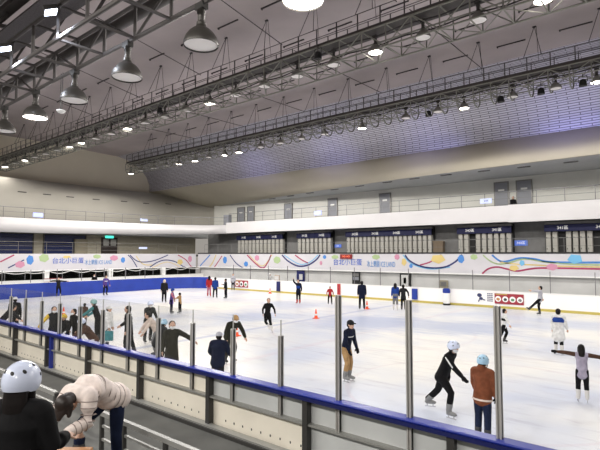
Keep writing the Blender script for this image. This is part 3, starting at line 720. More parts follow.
for x in (xB, px_X(127, 2.9), px_X(168, 2.9), px_X(168, 2.9)+1.2, px_X(168, 2.9)+2.4, px_X(168, 2.9)+3.6):
    mb = MB(); mb.box(x-.02, x+.02, 2.88, 2.92, .85, 1.75); mb.build('rail_post', M_dsteel, sr)
# bench corner at the bottom
P = atz(66, 449, 1.78)
mb = MB(); mb.obox((P.x, P.y-.12, 1.75), RGT*.30, (0, .0, .022), Vector((-RGT.y, RGT.x, 0))*.16); 
s = empty('bench', (P.x, P.y-.12, 1.33), 'orange wooden bench edge below the helmeted child\'s hand', 'bench'); mb.build('bench_top', M_wood, s)
for sx in (-1, 1):
    mb = MB(); q = Vector((P.x, P.y-.12, 0)) + RGT*.24*sx; mb.box(q.x-.03, q.x+.03, q.y-.03, q.y+.03, 1.33, 1.73); mb.build('leg', M_dsteel, s)

# ================================================================== trusses, catwalks, lamps
def lamp_proto(name, sc, shade, label):
    r = empty(name, (0,0,0), label, 'lamp')
    prof = [(.365,0),(.372,.03),(.365,.08),(.33,.18),(.27,.27),(.2,.34),(.13,.38),(.11,.42),(.1,.44)]
    inner = [(.095,.43),(.12,.37),(.25,.26),(.345,.08),(.355,.0)]
    mb = MB(); mb.lathe([(a*sc, b*sc) for a, b in prof + inner], 28, cap=False)
    mb.add(*[[],[]]); mb.build('lamp_shade', shade, r, smooth=True, local=True)
    mb = MB(); mb.lathe([(.35*sc,.03*sc),(.345*sc,.045*sc)], 28); mb.build('lens', M_lens, r, smooth=True, local=True)
    mb = MB(); mb.lathe([(.1*sc,.43*sc),(.1*sc,.5*sc),(.075*sc,.52*sc),(.075*sc,.68*sc),(.09*sc,.7*sc),(.09*sc,.78*sc)], 14); mb.build('neck', M_shade, r, smooth=True, local=True)
    mb = MB(); mb.box(-.13*sc,.13*sc,-.08*sc,.08*sc,.78*sc,.92*sc); mb.build('ballast_box', M_dsteel, r, local=True)
    mb = MB(); mb.tube([(.0,0,.92*sc),(.0,0,1.0*sc)], .015, 6); mb.build('hook', M_wire, r, local=True)
    return r
LENS = {}
def place_lamp(proto, loc, lit, label, group, first, tint=(1, .955, .89), power=None):
    o = proto if first else copy_tree(proto)
    o.location = loc; o['label'] = label; o['group'] = group
    lens = [c for c in bpy.data.objects if c.parent == o and c.name.startswith('lens')][0]
    if proto.name not in LENS:
        a_ = lens.data; b2 = a_.copy(); b2.materials.clear(); b2.materials.append(M_lit); LENS[proto.name] = (a_, b2)
    lens.data = LENS[proto.name][1 if lit else 0]
    if lit:
        ld = bpy.data.lights.new('lamp_light', 'SPOT'); ld.energy = power or LAMP_W; ld.spot_size = R(172); ld.spot_blend = .12; ld.shadow_soft_size = .3
        ld.color = tint; lo = bpy.data.objects.new('lamp_light', ld); COL.objects.link(lo); lo.parent = o; lo.location = (0, 0, -.55 if proto is not pr1 else -.06)
    return o
def box_truss(name, Xa, Xb, ya, yb, za, zb, bay, m, label, r=.04, rb=.025, hoops=False, ladder=False):
    root = empty(name, (Xb, (ya+yb)/2, za), label, 'truss')
    for y, z in ((ya, za), (yb, za), (ya, zb), (yb, zb)):
        mb = MB(); mb.tube([(Xa, y, z), (Xb, y, z)], r, 8); mb.build('chord', m, root, smooth=True)
    n = round((Xb-Xa)/bay)
    for i in range(n):
        x0 = Xa + (Xb-Xa)*i/n; x1 = Xa + (Xb-Xa)*(i+1)/n; mb = MB()
        mb.tube([(x0, ya, za), (x0, yb, za)], rb*1.2, 6); mb.tube([(x0, ya, zb), (x0, yb, zb)], rb*1.2, 6)
        for y in (ya, yb):
            mb.tube([(x0, y, za), (x0, y, zb)], rb*1.2, 6)
            if not ladder or y == yb: mb.tube([(x0, y, za), (x1, y, zb)] if i % 2 else [(x0, y, zb), (x1, y, za)], rb, 6)
        if not ladder: mb.tube([(x0, ya, za), (x1, yb, za)] if i % 2 else [(x0, yb, za), (x1, ya, za)], rb, 6)
        if hoops:
            pts = [(x0, ya + (yb-ya)*.5*(1-math.cos(t)), za - .5*math.sin(t)) for t in [math.pi*k/10 for k in range(11)]]
            mb.tube(pts, rb*1.5, 6)
        mb.build('brace_bay', m, root, smooth=True)
    if not ladder:
        for q, (yy, zz) in enumerate(((ya*.7+yb*.3, za*.15+zb*.85), (ya*.25+yb*.75, za*.3+zb*.7))):
            mb = MB(); nn = int((Xb-Xa)/.6); mb.tube([(Xa + (Xb-Xa)*i/nn, yy, zz + .05*math.sin(i*1.3+q)) for i in range(nn+1)], .035, 6); mb.build('cable_bundle', M_wire, root, smooth=True)
    return root
def catwalk(Xa, Xb, ya, yb, z, zr, label, step=1.15):
    root = empty('catwalk', (Xb, (ya+yb)/2, z), label, 'catwalk')
    mb = MB(); mb.box(Xa, Xb, ya, yb, z-.05, z); mb.build('deck', M_trussD, root)
    mb = MB(); mb.box(Xa, Xb, ya-.03, ya, z-.06, z+.1); mb.box(Xa, Xb, yb, yb+.03, z-.06, z+.1); mb.build('toe_board', M_trussD, root)
    for y in (ya, yb):
        for zz in (zr, (z+zr)/2):
            mb = MB(); mb.tube([(Xa, y, zz), (Xb, y, zz)], .02, 6); mb.build('handrail', M_truss, root, smooth=True)
    n = round((Xb-Xa)/step)
    for i in range(n+1):
        x = Xa + (Xb-Xa)*i/n
        mb = MB(); mb.box(x-.025, x+.025, ya-.02, ya+.02, z, zr); mb.box(x-.02, x+.02, yb-.02, yb+.02, z, zr); mb.build('rail_post', M_trussD, root)
# front truss, close to the camera
TZ = 8.9
ft = box_truss('roof_truss', -30, 3, 5.05, 6.25, TZ, TZ+.85, 1.5, M_truss, 'dark steel ladder truss in the upper left, carrying the big dome lamps', r=.055, rb=.036, ladder=True)
ft2 = box_truss('roof_truss', -30, 3, 2.9, 4.1, TZ+.9, TZ+2.0, 1.8, M_trussD, 'darker steel truss behind and above the front lamp truss', r=.06, rb=.04)
ft3 = empty('roof_beam', (-14, 3, 11), 'pair of thick dark beams above the front lamp truss', 'beam')
for y, z in ((4.9, 10.6), (6.6, 11.3), (2.2, 11.4)):
    mb = MB(); mb.box(-34, 3, y-.14, y+.14, z+.28, z+.34); mb.box(-34, 3, y-.14, y+.14, z-.1, z-.04); mb.box(-34, 3, y-.03, y+.03, z-.04, z+.28); mb.build('beam', M_trussD, ft3)
for i in range(12):
    x = -33 + 3*i; mb = MB(); mb.bar((x, 2.0, 10.9), (x, 6.9, 11.5), .12); mb.bar((x, 4.5, TZ+.85), (x, 4.9, 10.5), .07); mb.bar((x, 5.9, TZ+.85), (x, 6.6, 11.2), .07); mb.build('cross_beam', M_trussD, ft3)
dk = MB(); dk.box(-30, 3, 4.98, 5.85, TZ+1.3, TZ+1.35); dk2 = MB(); dk2.tube([(-32, 6.7, TZ+1.0), (3, 6.7, TZ+1.0)], .15, 14); tag(dk2.build('duct_pipe', M_trussD, smooth=True), 'thick dark pipe running beside the front lamp truss', 'pipe')
tag(dk.build('walkway_grating', mat('grating', (.10,.09,.095), .6, noise=.3, nscale=20)), 'dark grating walkway beside the front lamp truss', 'walkway')
pr1 = lamp_proto('dome_lamp', 1.0, M_shade, ''); remember(pr1)
fl = [(303, -3, True, 'overexposed dome lamp at the top centre of the photo'), (201, 40, False, 'unlit dark dome lamp on the front truss, rightmost of the unlit big ones'),
      (127, 76, False, 'unlit dark dome lamp on the front truss, second of the big ones from the top'), (74, 99, False, 'unlit dark dome lamp between the glowing one and the second big one'),
      (35, 119, True, 'glowing dome lamp with dark shade on the front truss at the left'), (4, 131, False, 'dim dome lamp cut by the left edge of the photo'), ]
for i, (px, py, lit, lab) in enumerate(fl):
    d = ray(px, py); P = Vector((6.25*d.x/d.y, 6.25, 7.98))
    place_lamp(pr1, P, lit, lab, 'big dome lamps on the front truss', i == 0, tint=(.95, .97, 1) if i == 0 else (1, .9, .8), power=LAMP_W*.42)
# rear row of lamps over the stands behind the camera
rt = box_truss('roof_truss', -30, 10, -8.6, -7.4, 12.3, 13.1, 2.0, M_truss, 'steel lamp truss over the stands behind the camera')
for i, x in enumerate((-24, -18, -12, -6, 0, 6)):
    place_lamp(pr1, (x, -8.0, 11.45), True, 'lit dome lamp over the stands behind the camera, %s from the left' % nth(i).replace('nearest', 'first'), 'dome lamps over the stands', False, power=REAR_W)
# flood lamps
for i, (px, py) in enumerate(((50, 10), (5, 47))):
    P = atY(px, py, 4.75)
    s = empty('flood_lamp', P, 'square blue-white flood lamp at the ' + ('top of the front truss' if i == 0 else 'left edge beside the front truss'), 'flood lamp', 'flood lamps on the front truss')
    n_ = Vector((.12, .35, -.93)).normalized(); a_ = n_.cross(Vector((0,0,1))).normalized(); b_ = a_.cross(n_)
    mb = MB(); mb.obox((0,0,0), a_*.19, b_*.16, n_*.05); mb.build('housing', M_dsteel, s, local=True, bevel=.01)
    mb = MB(); mb.obox(n_*.055, a_*.165, b_*.135, n_*.008); mb.build('lens', M_litB, s, local=True)
    mb = MB(); mb.bar((0,0,0), (0,.25,.25), .04); mb.build('bracket', M_dsteel, s, local=True)
    ld = bpy.data.lights.new('flood_light', 'SPOT'); ld.energy = FLOOD_W; ld.spot_size = R(140); ld.spot_blend = .8; ld.shadow_soft_size = .18; ld.color = (.8, .87, 1)
    lo = bpy.data.objects.new('flood_light', ld); COL.objects.link(lo); lo.parent = s; lo.location = n_*.4; lo.rotation_euler = n_.to_track_quat('-Z', 'Y').to_euler()
# hanging small white disc lamp below front truss
P = atY(61, 111, 6.25); s = empty('pendant_speaker', P, 'small white bowl fitting hanging on two rods near the unlit front dome lamps', 'fitting')
mb = MB(); mb.lathe([(.02,-.08),(.09,-.05),(.13,0),(.12,.02),(.05,.03)], 16); mb.build('bowl', M_white, s, smooth=True, local=True)
mb = MB(); mb.tube([(-.06,0,.02),(-.06,0,9.0-P.z)], .012, 6); mb.tube([(.06,0,.02),(.06,0,9.0-P.z)], .012, 6); mb.build('rod', M_dsteel, s, local=True)

# middle catwalk truss
mt = box_truss('roof_truss', -56.5, 14, 17.55, 18.95, 12.4, 13.35, 1.2, M_trussL, 'pale steel box truss crossing the middle of the hall with lamps inside', r=.04, rb=.026)
catwalk(-56.5, 14, 17.75, 18.65, 13.5, 14.35, 'dark catwalk with handrails on top of the middle truss')
pr2 = lamp_proto('dome_lamp', .86, M_shadeL, ''); remember(pr2)
litk = {0, 3, 8, 12, 15, 16, 20, 23, -3, -6}
nl = nu = 0
for k in range(-6, 24):
    if k == 22: continue
    x = -3.95 - 2.28*k + (1.6 if k == 23 else 0); lit = k in litk
    if k < 0: lab = ('lit' if lit else 'unlit') + ' dome lamp of the middle truss outside the photo, %s past its right edge' % nth(-k-1).replace('nearest', 'first')
    elif lit: lab = 'glowing dome lamp in the middle truss, %s glowing one from the photo\'s top right' % nth(nl).replace('nearest', 'first'); nl += 1
    else: lab = 'unlit grey dome lamp in the middle truss, %s unlit one from the photo\'s right' % nth(nu).replace('nearest', 'first'); nu += 1
    place_lamp(pr2, (x, 18.2, 12.55), lit, lab, 'dome lamps in the middle truss', k == -6, power={23: 60, 20: 700}.get(k))
# far catwalk truss
t3 = box_truss('roof_truss', -47.5, 14, 27.5, 28.6, 12.75, 13.35, 1.0, M_trussL, 'pale hooped truss in front of the perforated metal ceiling', r=.035, rb=.026, hoops=True)
catwalk(-47.5, 14, 27.6, 28.5, 13.45, 14.3, 'dark catwalk with handrails on top of the far truss')
pr3 = lamp_proto('dome_lamp', .8, M_shadeL, ''); remember(pr3)
lit3 = [atY(px, py, 28.05).x for px, py in ((597,80),(464,106),(362,127),(239,153),(225,156),(195,162),(179,165),(131,174))]
xs3 = list(lit3) + [9.0]; x = 12.0
off3 = []
while x > -46:
    if min(abs(x-q) for q in xs3) > 1.2: off3.append(x)
    x -= 2.2
first = True; nl = 0
for x in sorted(lit3, reverse=True):
    place_lamp(pr3, (x, 28.05, 12.3), True, 'glowing dome lamp under the far truss, %s glowing one from the photo\'s right' % nth(nl).replace('nearest', 'first'), 'dome lamps under the far truss', first); first = False; nl += 1
place_lamp(pr3, (9.0, 28.05, 12.3), True, 'glowing dome lamp of the far truss beyond the right edge of the photo', 'dome lamps under the far truss', False)
nu = 0
for x in off3:
    lab = 'unlit dome lamp under the far truss, %s unlit one from the photo\'s right' % nth(nu).replace('nearest', 'first') if x < -2.5 else 'unlit dome lamp of the far truss outside the photo, %s from its end' % nth(off3.index(x)).replace('nearest', 'first')
    if x < -2.5: nu += 1
    place_lamp(pr3, (x, 28.05, 12.4), False, lab, 'dome lamps under the far truss', False)
# black theatre spotlights
def theatre(P, label, grp):
    s = empty('theatre_spotlight', P, label, 'spotlight', grp)
    mb = MB(); mb.lathe([(.05,.16),(.13,.12),(.17,0),(.18,-.12),(.19,-.2)], 16); mb.build('can', M_black, s, smooth=True, local=True)
    mb = MB(); mb.tube([(-.2,0,0),(-.2,0,.3),(.2,0,.3),(.2,0,0)], .015, 6); mb.tube([(0,0,.3),(0,0,.5)], .02, 6); mb.build('yoke', M_black, s, local=True)
theatre(atY(318, 55, 17.5), 'black round spotlight hanging in the middle truss near the centre', 'black spotlights on the trusses')
theatre(atY(160, 110, 17.5), 'black round spotlight hanging in the middle truss on the left', 'black spotlights on the trusses')
TS = []
for i, px in enumerate((585, 541, 515, 502, 441, 430)):
    P = atY(px, 0, 28.0); P.z = 12.45; d = ray(px, 90); P.x = 28.0*d.x/d.y
    if any(abs(u_-P.x) < 1.3 for u_ in TS): continue
    TS.append(P.x)
    for q_ in off3 + lit3:
        if abs(q_-P.x) < .6: P.x = q_ - .62
    theatre(P, 'black round spotlight under the far truss, %s from the photo\'s right' % nth(i).replace('nearest', 'first'), 'black spotlights on the trusses')
# blue wash lamps lighting the metal ceiling
for i, (px, py) in enumerate(((545, 140), (425, 150), (330, 150), (255, 175), (590, 120))):
    T = atY(px, py, 36.2); P = Vector((T.x, 29.0, 13.3))
    s = empty('wash_lamp', P, 'small blue wash lamp aimed at the metal ceiling, %s from the photo\'s right' % ['second','third','fourth','fifth','first'][i], 'wash lamp', 'blue wash lamps on the far catwalk')
    n_ = (Vector((T.x, 36.3, 12.9)) - P).normalized(); a_ = n_.cross(Vector((0,0,1))).normalized(); b_ = a_.cross(n_)
    mb = MB(); mb.obox((0,0,0), a_*.12, b_*.08, n_*.08); mb.build('housing', M_black, s, local=True, bevel=.01)
    mb = MB(); mb.obox(n_*.085, a_*.1, b_*.06, n_*.006); mb.build('lens', mat('wash_lens', (.4,.4,1), .3, emit=(.35,.4,1), es=4), s, local=True)
    mb = MB(); mb.bar((0,0,0), (0,-.45,-.0), .03); mb.build('bracket', M_dsteel, s, local=True)
    ld = bpy.data.lights.new('wash_light', 'SPOT'); ld.energy = BLUE_W; ld.spot_size = R(62); ld.spot_blend = 1; ld.shadow_soft_size = .1; ld.color = (.42, .42, 1)
    lo = bpy.data.objects.new('wash_light', ld); COL.objects.link(lo); lo.parent = s; lo.location = n_*.1; lo.rotation_euler = n_.to_track_quat('-Z', 'Y').to_euler()

# ceiling: slots, hanger cables, cross rods
def zc(y): 
    P = [(-6,13.6),(0,15.0),(6,15.8),(14,16.3),(22,16.35),(31.8,16.1)]
    for (a, b), (c, d) in zip(P[:-1], P[1:]):
        if a <= y <= c: return b + (d-b)*(y-a)/(c-a)
    return 16.1
slot = None; i = 0; order = ['near', 'middle', 'far']
for row, y in enumerate((13.0, 17.3, 21.5, 26.0, 29.5)):
    for k in range(15):
        x = 2 - 3.4*k - (1.2 if row % 2 else 0)
        if slot is None:
            mb = MB(); mb.box(-.8, .8, -.035, .035, -.05, 0.0); mb.box(-.82, -.76, -.05, .05, -.09, 0.0); slot = mb.build('ceiling_slot', M_wire); o = slot
        else: o = slot.copy(); COL.objects.link(o)
        o.location = (x, y, zc(y)-.005); tag(o, 'short dark ceiling strip, %s from the right in the %s row counted from the camera' % (nth(k).replace('nearest','first'), ['first','second','third','fourth','fifth'][row]), 'ceiling strip', 'dark fixing strips on the ceiling, row %d' % (row+1))
def hanger(y, ztop, ys, zs, label, grp, k0, k1, sp, x0, splay=.45):
    pr = None; n_ = 0
    for k in range(k0, k1):
        if pr is None:
            mb = MB(); mb.tube([(0, 0, 0), (-splay, ys[0]-y, zs-ztop)], .016, 5); mb.tube([(0, 0, 0), (splay, ys[0]-y, zs-ztop)], .016, 5); mb.tube([(0.1, 0, 0), (.1, ys[1]-y, zs-ztop)], .012, 5)
            mb.box(-.09, .09, -.05, .05, -.06, .0); pr = mb.build('hanger_cable', M_wire); o = pr
        else: o = pr.copy(); COL.objects.link(o)
        o.location = (x0 - sp*k, y, ztop); tag(o, label % nth(n_).replace('nearest', 'first'), 'cable', grp); n_ += 1
hanger(18.4, zc(18.4), (17.75, 18.65), 14.36, 'dark V-shaped hanger cable between ceiling and middle catwalk, %s from the photo\'s right', 'hanger cables of the middle catwalk', 0, 15, 3.3, -4.5)
hanger(28.2, zc(28.2), (27.6, 28.5), 14.31, 'dark V-shaped hanger cable between ceiling and far catwalk, %s from the photo\'s right', 'hanger cables of the far catwalk', 0, 14, 3.1, -3.5)
for i, x in enumerate((-3.0, -9.6, -16.2, -22.8, -29.4, -36.0)):
    mb = MB(); mb.tube([(x, 9.0, zc(9)-.15), (x, 18.0, 14.4)], .022, 6); mb.tube([(x+.3, 18.6, 14.2), (x+.3, 27.6, 14.3), ], .022, 6)
    tag(mb.build('tie_rod', M_wire), 'long thin dark tie rod crossing below the ceiling, %s from the photo\'s right' % nth(i).replace('nearest', 'first'), 'tie rod', 'tie rods below the ceiling')
# ================================================================== people
def V(*a): return Vector(a if len(a) > 1 else a[0])
def unit(v): v = Vector(v); return v.normalized() if v.length > 1e-6 else Vector((0,0,1))
def etube(mb, pts, radii, ref, n=14):
    """tube with elliptical rings; ra along ref (made perpendicular), rb across; rounded ends"""
    pts = [Vector(p) for p in pts]; k = len(pts); rings = []
    for i, p in enumerate(pts):
        d = (pts[min(i+1, k-1)] - pts[max(i-1, 0)]).normalized()
        a = Vector(ref) - d*Vector(ref).dot(d)
        if a.length < 1e-3: a = d.orthogonal()
        a.normalize(); b = d.cross(a); ra, rb = radii[i] if isinstance(radii[i], (tuple, list)) else (radii[i], radii[i])
        def ring(c, s): return [c + a*math.cos(t)*ra*s + b*math.sin(t)*rb*s for t in [2*math.pi*j/n for j in range(n)]]
        e = min(ra, rb)
        if i == 0: rings += [ring(p - d*e*.8, .45), ring(p - d*e*.45, .85)]
        rings.append(ring(p, 1))
        if i == k-1: rings += [ring(p + d*e*.45, .85), ring(p + d*e*.8, .45)]
    vs = [v for g in rings for v in g]; fs = []
    for i in range(len(rings)-1):
        for j in range(n):
            j2 = (j+1) % n; fs.append((i*n+j, i*n+j2, (i+1)*n+j2, (i+1)*n+j))
    fs.append(tuple(reversed(range(n)))); fs.append(tuple(range((len(rings)-1)*n, len(rings)*n)))
    mb.add(vs, fs)
def vox(mb, name, m, root, size, it=3, fac=.5):
    o = mb.build(name, m, root, smooth='all', local=True)
    r = o.modifiers.new('skin', 'REMESH'); r.mode = 'VOXEL'; r.voxel_size = size; r.use_smooth_shade = True
    if it: s = o.modifiers.new('soft', 'SMOOTH'); s.factor = fac; s.iterations = it
    return o
def hand(mb, Wp, D, Pn, H, inf=1.0, curl=.5, side=1):
    D = unit(D); Pn = unit(V(Pn) - D*V(Pn).dot(D)); Sd = D.cross(Pn)*side
    mb.ell(Wp + D*.028*H, D*.034*H*inf, Sd*.024*H*inf, Pn*.012*H*inf)
    for i, ln in enumerate((.038, .044, .041, .032)):
        b = Wp + D*.052*H + Sd*(1.5-i)*.0125*H
        c1 = b + (D*math.cos(curl*.5) + Pn*math.sin(curl*.5))*ln*.5*H
        c2 = c1 + (D*math.cos(curl*1.5) + Pn*math.sin(curl*1.5))*ln*.5*H
        mb.tube([b - D*.015*H, b, c1, c2], [.0068*H*inf, .0066*H*inf, .006*H*inf, .0045*H*inf], 8)
    t0 = Wp + D*.012*H + Sd*.016*H; t1 = t0 + (D*.5+Sd*.75+Pn*.2).normalized()*.026*H; t2 = t1 + (D*.85+Sd*.25+Pn*.4).normalized()*.022*H
    mb.tube([t0, t1, t2], [.0085*H*inf, .0075*H*inf, .0052*H*inf], 8)
SKIN = mat('skin', (.58, .36, .26), .55, noise=.05, nscale=12)
def cloth(name, c, rough=.8): return mat('cloth_'+name, c, rough, noise=.22, nscale=9, bump=.15, spec=.15)
C_ = dict(seam=cloth('seam', (.30,.25,.23)), puffer=cloth('puffer', (.74,.65,.61), .55), black=cloth('black', (.006,.006,.007)), char=cloth('charcoal', (.014,.014,.017)), navy=cloth('navy', (.006,.009,.026)), olive=cloth('olive', (.022,.021,.014)),
    grey=cloth('grey', (.16,.16,.17)), lgrey=cloth('light_grey', (.40,.40,.44)), white=cloth('white', (.70,.70,.70)), cream=cloth('cream', (.62,.52,.46)),
    tan=cloth('tan', (.36,.22,.10)), brown=cloth('brown', (.075,.04,.028)), rust=cloth('rust', (.17,.055,.026)), blue=cloth('blue', (.015,.05,.25)),
    sky=cloth('sky', (.10,.24,.50)), red=cloth('red', (.38,.025,.03)), yellow=cloth('yellow', (.62,.42,.06)), purple=cloth('purple', (.09,.05,.22)),
    magenta=cloth('magenta', (.20,.015,.07)), teal=cloth('teal', (.06,.22,.24)), denim=cloth('denim', (.010,.016,.042)), pink=cloth('pink', (.45,.16,.22)),
    mauve=cloth('mauve', (.36,.33,.42)), hair=mat('dark_hair', (.007,.005,.005), .5, noise=.3, nscale=30, spec=.2), brownhair=mat('brown_hair', (.014,.007,.005), .5, noise=.3, nscale=30),
    helmet=mat('white_helmet', (.62,.68,.85), .25, coat=.4), bluehelmet=mat('pale_blue_helmet', (.35,.55,.72), .3, coat=.3), greenh=mat('sage_helmet', (.22,.40,.40), .3),
    boot=mat('skate_boot_black', (.03,.03,.032), .4), bootw=mat('skate_boot_white', (.68,.66,.64), .4), bootg=mat('skate_boot_grey', (.2,.2,.2), .4), bootr=mat('skate_boot_red', (.45,.04,.03), .4))
M_blade = mat('skate_blade', (.6,.6,.62), .25, .9); M_eye = mat('eye_dark', (.01,.008,.008), .2); M_lip = mat('lips', (.30,.08,.07), .5); M_mask = mat('white_mask', (.80,.82,.84), .7)

def person(label, loc, h, H, pose=None, **k):
    ps = dict(T=(.06,0,1), N=(.12,0,1), HF=(1,0,0), TL=(.06,.05,-1), SL=(-.06,.02,-1), TR=(.0,-.05,-1), SR=(-.08,-.02,-1),
              UL=(.02,.16,-1), FL=(.2,.08,-1), UR=(.02,-.16,-1), FR=(.2,-.08,-1), lift='', bow=0.0, FFL=(1,.15,0), FFR=(1,-.15,0))
    ps.update(pose or {})
    loc = Vector(loc); dist = (loc - Vector((0,0,0))).length; near = dist < 19
    view = math.atan2(loc.y, loc.x) - math.radians(90)         # direction of the sight line
    rz = view + R(h)
    root = empty('person', loc, label, 'person', k.get('group'), rz)
    b = k.get('build', 1.0); vx = .0085 if dist < 6 else (.013 if near else .02)
    hp = .05*H; P = Vector((0,0,0)); T = unit(ps['T'])
    legs = {}; f = k.get('boots', True)
    ankz = .045*H + (.085 if f else .0)
    for s, tk, sk in ((1,'TL','SL'), (-1,'TR','SR')):
        hip = P + V(0, s*hp, -.01*H); kn = hip + unit(ps[tk])*.245*H; an = kn + unit(ps[sk])*.235*H; legs[s] = [hip, kn, an]
    sup = [s for s in (1,-1) if {1:'L',-1:'R'}[s] not in ps['lift']] or [1]
    hz = ankz - min(legs[s][2].z for s in sup)
    cx = sum(legs[s][2].x for s in sup)/len(sup); cy = sum(legs[s][2].y for s in sup)/len(sup)
    sh = V(-cx, -cy, hz)
    if k.get('pelvis_z'): sh.z = k['pelvis_z']
    for s in legs: legs[s] = [p + sh for p in legs[s]]
    P = P + sh
    side = V(0,1,0); Fw = unit(side.cross(T))
    if Fw.x < 0: Fw = -Fw
    Sc = P + T*.295*H; midp = (P + Sc)/2 - Fw*ps['bow']*H
    nb = Sc + T*.018*H; N = unit(ps['N']); C = nb + N*.088*H
    HF = unit(V(ps['HF']) - N*V(ps['HF']).dot(N)*.6); HU = unit(N - HF*N.dot(HF)); HS = HU.cross(HF); HF, HS, HU = HF*1.1, HS*1.1, HU*1.1
    arms = {}
    for s, uk, fk in ((1,'UL','FL'), (-1,'UR','FR')):
        shd = Sc + side*s*.105*H*b**.5 - T*.012*H; el = shd + unit(ps[uk])*.165*H; wr = el + unit(ps[fk])*.145*H; arms[s] = [shd, el, wr]
    pn = {s: unit(ps.get('PN', (.3, -s*.9, 0))) for s in (1,-1)}
    # ---- body, one continuous surface
    m = MB()
    etube(m, [P - T*.02*H, P + T*.06*H, midp + T*.02*H, P + T*.22*H - Fw*ps['bow']*.8*H, Sc - T*.02*H], [(.055*H,.078*H),(.052*H,.07*H),(.052*H,.07*H),(.056*H,.085*H),(.045*H,.08*H)], Fw)
    etube(m, [arms[1][0], Sc, arms[-1][0]], [.03*H,.036*H,.03*H], T)
    etube(m, [Sc - T*.01*H, nb + N*.05*H], [.033*H,.029*H], Fw)
    for s in (1,-1):
        A = arms[s]; etube(m, [A[0], A[0]*.5+A[1]*.5, A[1], A[1]*.6+A[2]*.4, A[2]], [.028*H,.027*H,.022*H,.021*H,.0145*H], Fw)
        hand(m, A[2], unit(ps['FL'] if s == 1 else ps['FR']), pn[s], H*(1.0 if near else 1.15), 1, ps.get('curl', .5), s)
        Lg = legs[s]; etube(m, [Lg[0], Lg[0]*.5+Lg[1]*.5, Lg[1], Lg[1]*.65+Lg[2]*.35, Lg[2]], [.048*H,.044*H,.031*H,.031*H,.02*H], Fw)
        fu = unit(Lg[1]-Lg[2]) if {1:'L',-1:'R'}[s] in ps['lift'] else V(0,0,1)
        fd = unit(ps['FFL'] if s == 1 else ps['FFR']); fd = unit(fd - fu*fd.dot(fu))
        m.ell(Lg[2] + fd*.03*H - fu*.018*H, fd*.056*H, fu.cross(fd)*.022*H, fu*.020*H)
    m.ell(C + HU*.008*H, HF*.056*H, HS*.046*H, HU*.058*H); m.ell(C + HF*.014*H - HU*.03*H, HF*.038*H, HS*.034*H, HU*.036*H)
    m.ell(C + HF*.057*H - HU*.008*H, HF*.010*H, HS*.008*H, HU*.014*H)
    for s in (1,-1): m.ell(C + HS*.047*H*s - HU*.004*H, HF*.011*H, HS*.006*H, HU*.017*H)
    vox(m, 'body', SKIN, root, vx, 2)
    cs = k.get('hs', 1.0)
    if dist < 40:
        for s in (1,-1):
            q = MB(); q.ell(C + HF*.0515*H + HS*.018*H*s + HU*.004*H, HF*.005*H, HS*.008*H, HU*.0045*H, 10, 6); q.build('eye', M_eye, root, smooth='all', local=True)
        if not k.get('mask'):
            q = MB(); q.ell(C + HF*.0505*H - HU*.036*H, HF*.005*H, HS*.014*H, HU*.005*H, 10, 6); q.build('mouth', M_lip, root, smooth='all', local=True)
    if k.get('mask'):
        q = MB(); q.ell(C + HF*.028*H - HU*.026*H, HF*.036*H, HS*.04*H, HU*.030*H); q.build('face_mask', M_mask, root, smooth='all', local=True)
    # ---- trousers
    tr = C_[k.get('legs', 'black')]; m = MB(); w = k.get('legw', 1.08)
    if k.get('bare_torso_hem') is None:
        m.ell(P, Fw*.064*H*w, side*.084*H*w, T*.065*H)
    for s in (1,-1):
        Lg = legs[s]; etube(m, [Lg[0], Lg[0]*.5+Lg[1]*.5, Lg[1], Lg[1]*.6+Lg[2]*.4, Lg[2] + V(0,0,.02*H)], [.056*H*w,.052*H*w,.041*H*w,.040*H*w,.033*H*w], Fw)
    vox(m, 'trousers', tr, root, vx*1.2, 2)
    # ---- jacket
    j = C_[k.get('top', 'black')]; m = MB(); pf = k.get('puff', 1.0)*b*1.10; hem = k.get('hem', .05); fl = k.get('flare', 1.0)
    down = unit(T*.5 + V(0,0,.5)) if hem > .08 else T
    sp_ = [P - down*hem*H, P + T*.05*H, midp + T*.03*H, P + T*.22*H - Fw*ps['bow']*.8*H, Sc - T*.012*H]
    rs = [(.074*H*pf*fl,.094*H*pf*fl),(.066*H*pf,.086*H*pf),(.064*H*pf,.084*H*pf),(.068*H*pf,.098*H*pf),(.05*H*pf,.082*H)]
    if k.get('quilt'):
        qp, qr = [], []
        for i in range(41):
            f_ = i/40*4; i_ = min(3, int(f_)); u = f_ - i_; u2 = u*u*(3-2*u)*.35 + u*.65; s_c = .93 + .11*abs(math.sin(math.pi*i/40*10))
            qp.append(sp_[i_].lerp(sp_[i_+1], u)); qr.append(tuple((rs[i_][z]*(1-u2) + rs[i_+1][z]*u2)*s_c for z in (0, 1)))
        etube(m, qp, qr, Fw, 28)
        for i in range(1, 10):
            c, r_ = qp[i*4], qr[i*4]; q = MB(); pts = [c + Fw*math.cos(a)*(r_[0]+.0035*H) + side*math.sin(a)*(r_[1]+.0035*H) for a in [2*math.pi*z/28 for z in range(29)]]
            q.tube(pts, .0038*H, 6); q.build('quilt_seam', C_['seam'], root, smooth='all', local=True)
    else: etube(m, sp_, rs, Fw, 20)
    etube(m, [arms[1][0], Sc, arms[-1][0]], [.040*H*pf,.044*H*pf,.040*H*pf], T); etube(m, [Sc, nb + N*.02*H], [.045*H,.038*H], Fw)
    sl = C_[k['sleeve']] if k.get('sleeve') else None; ms = MB() if sl else m
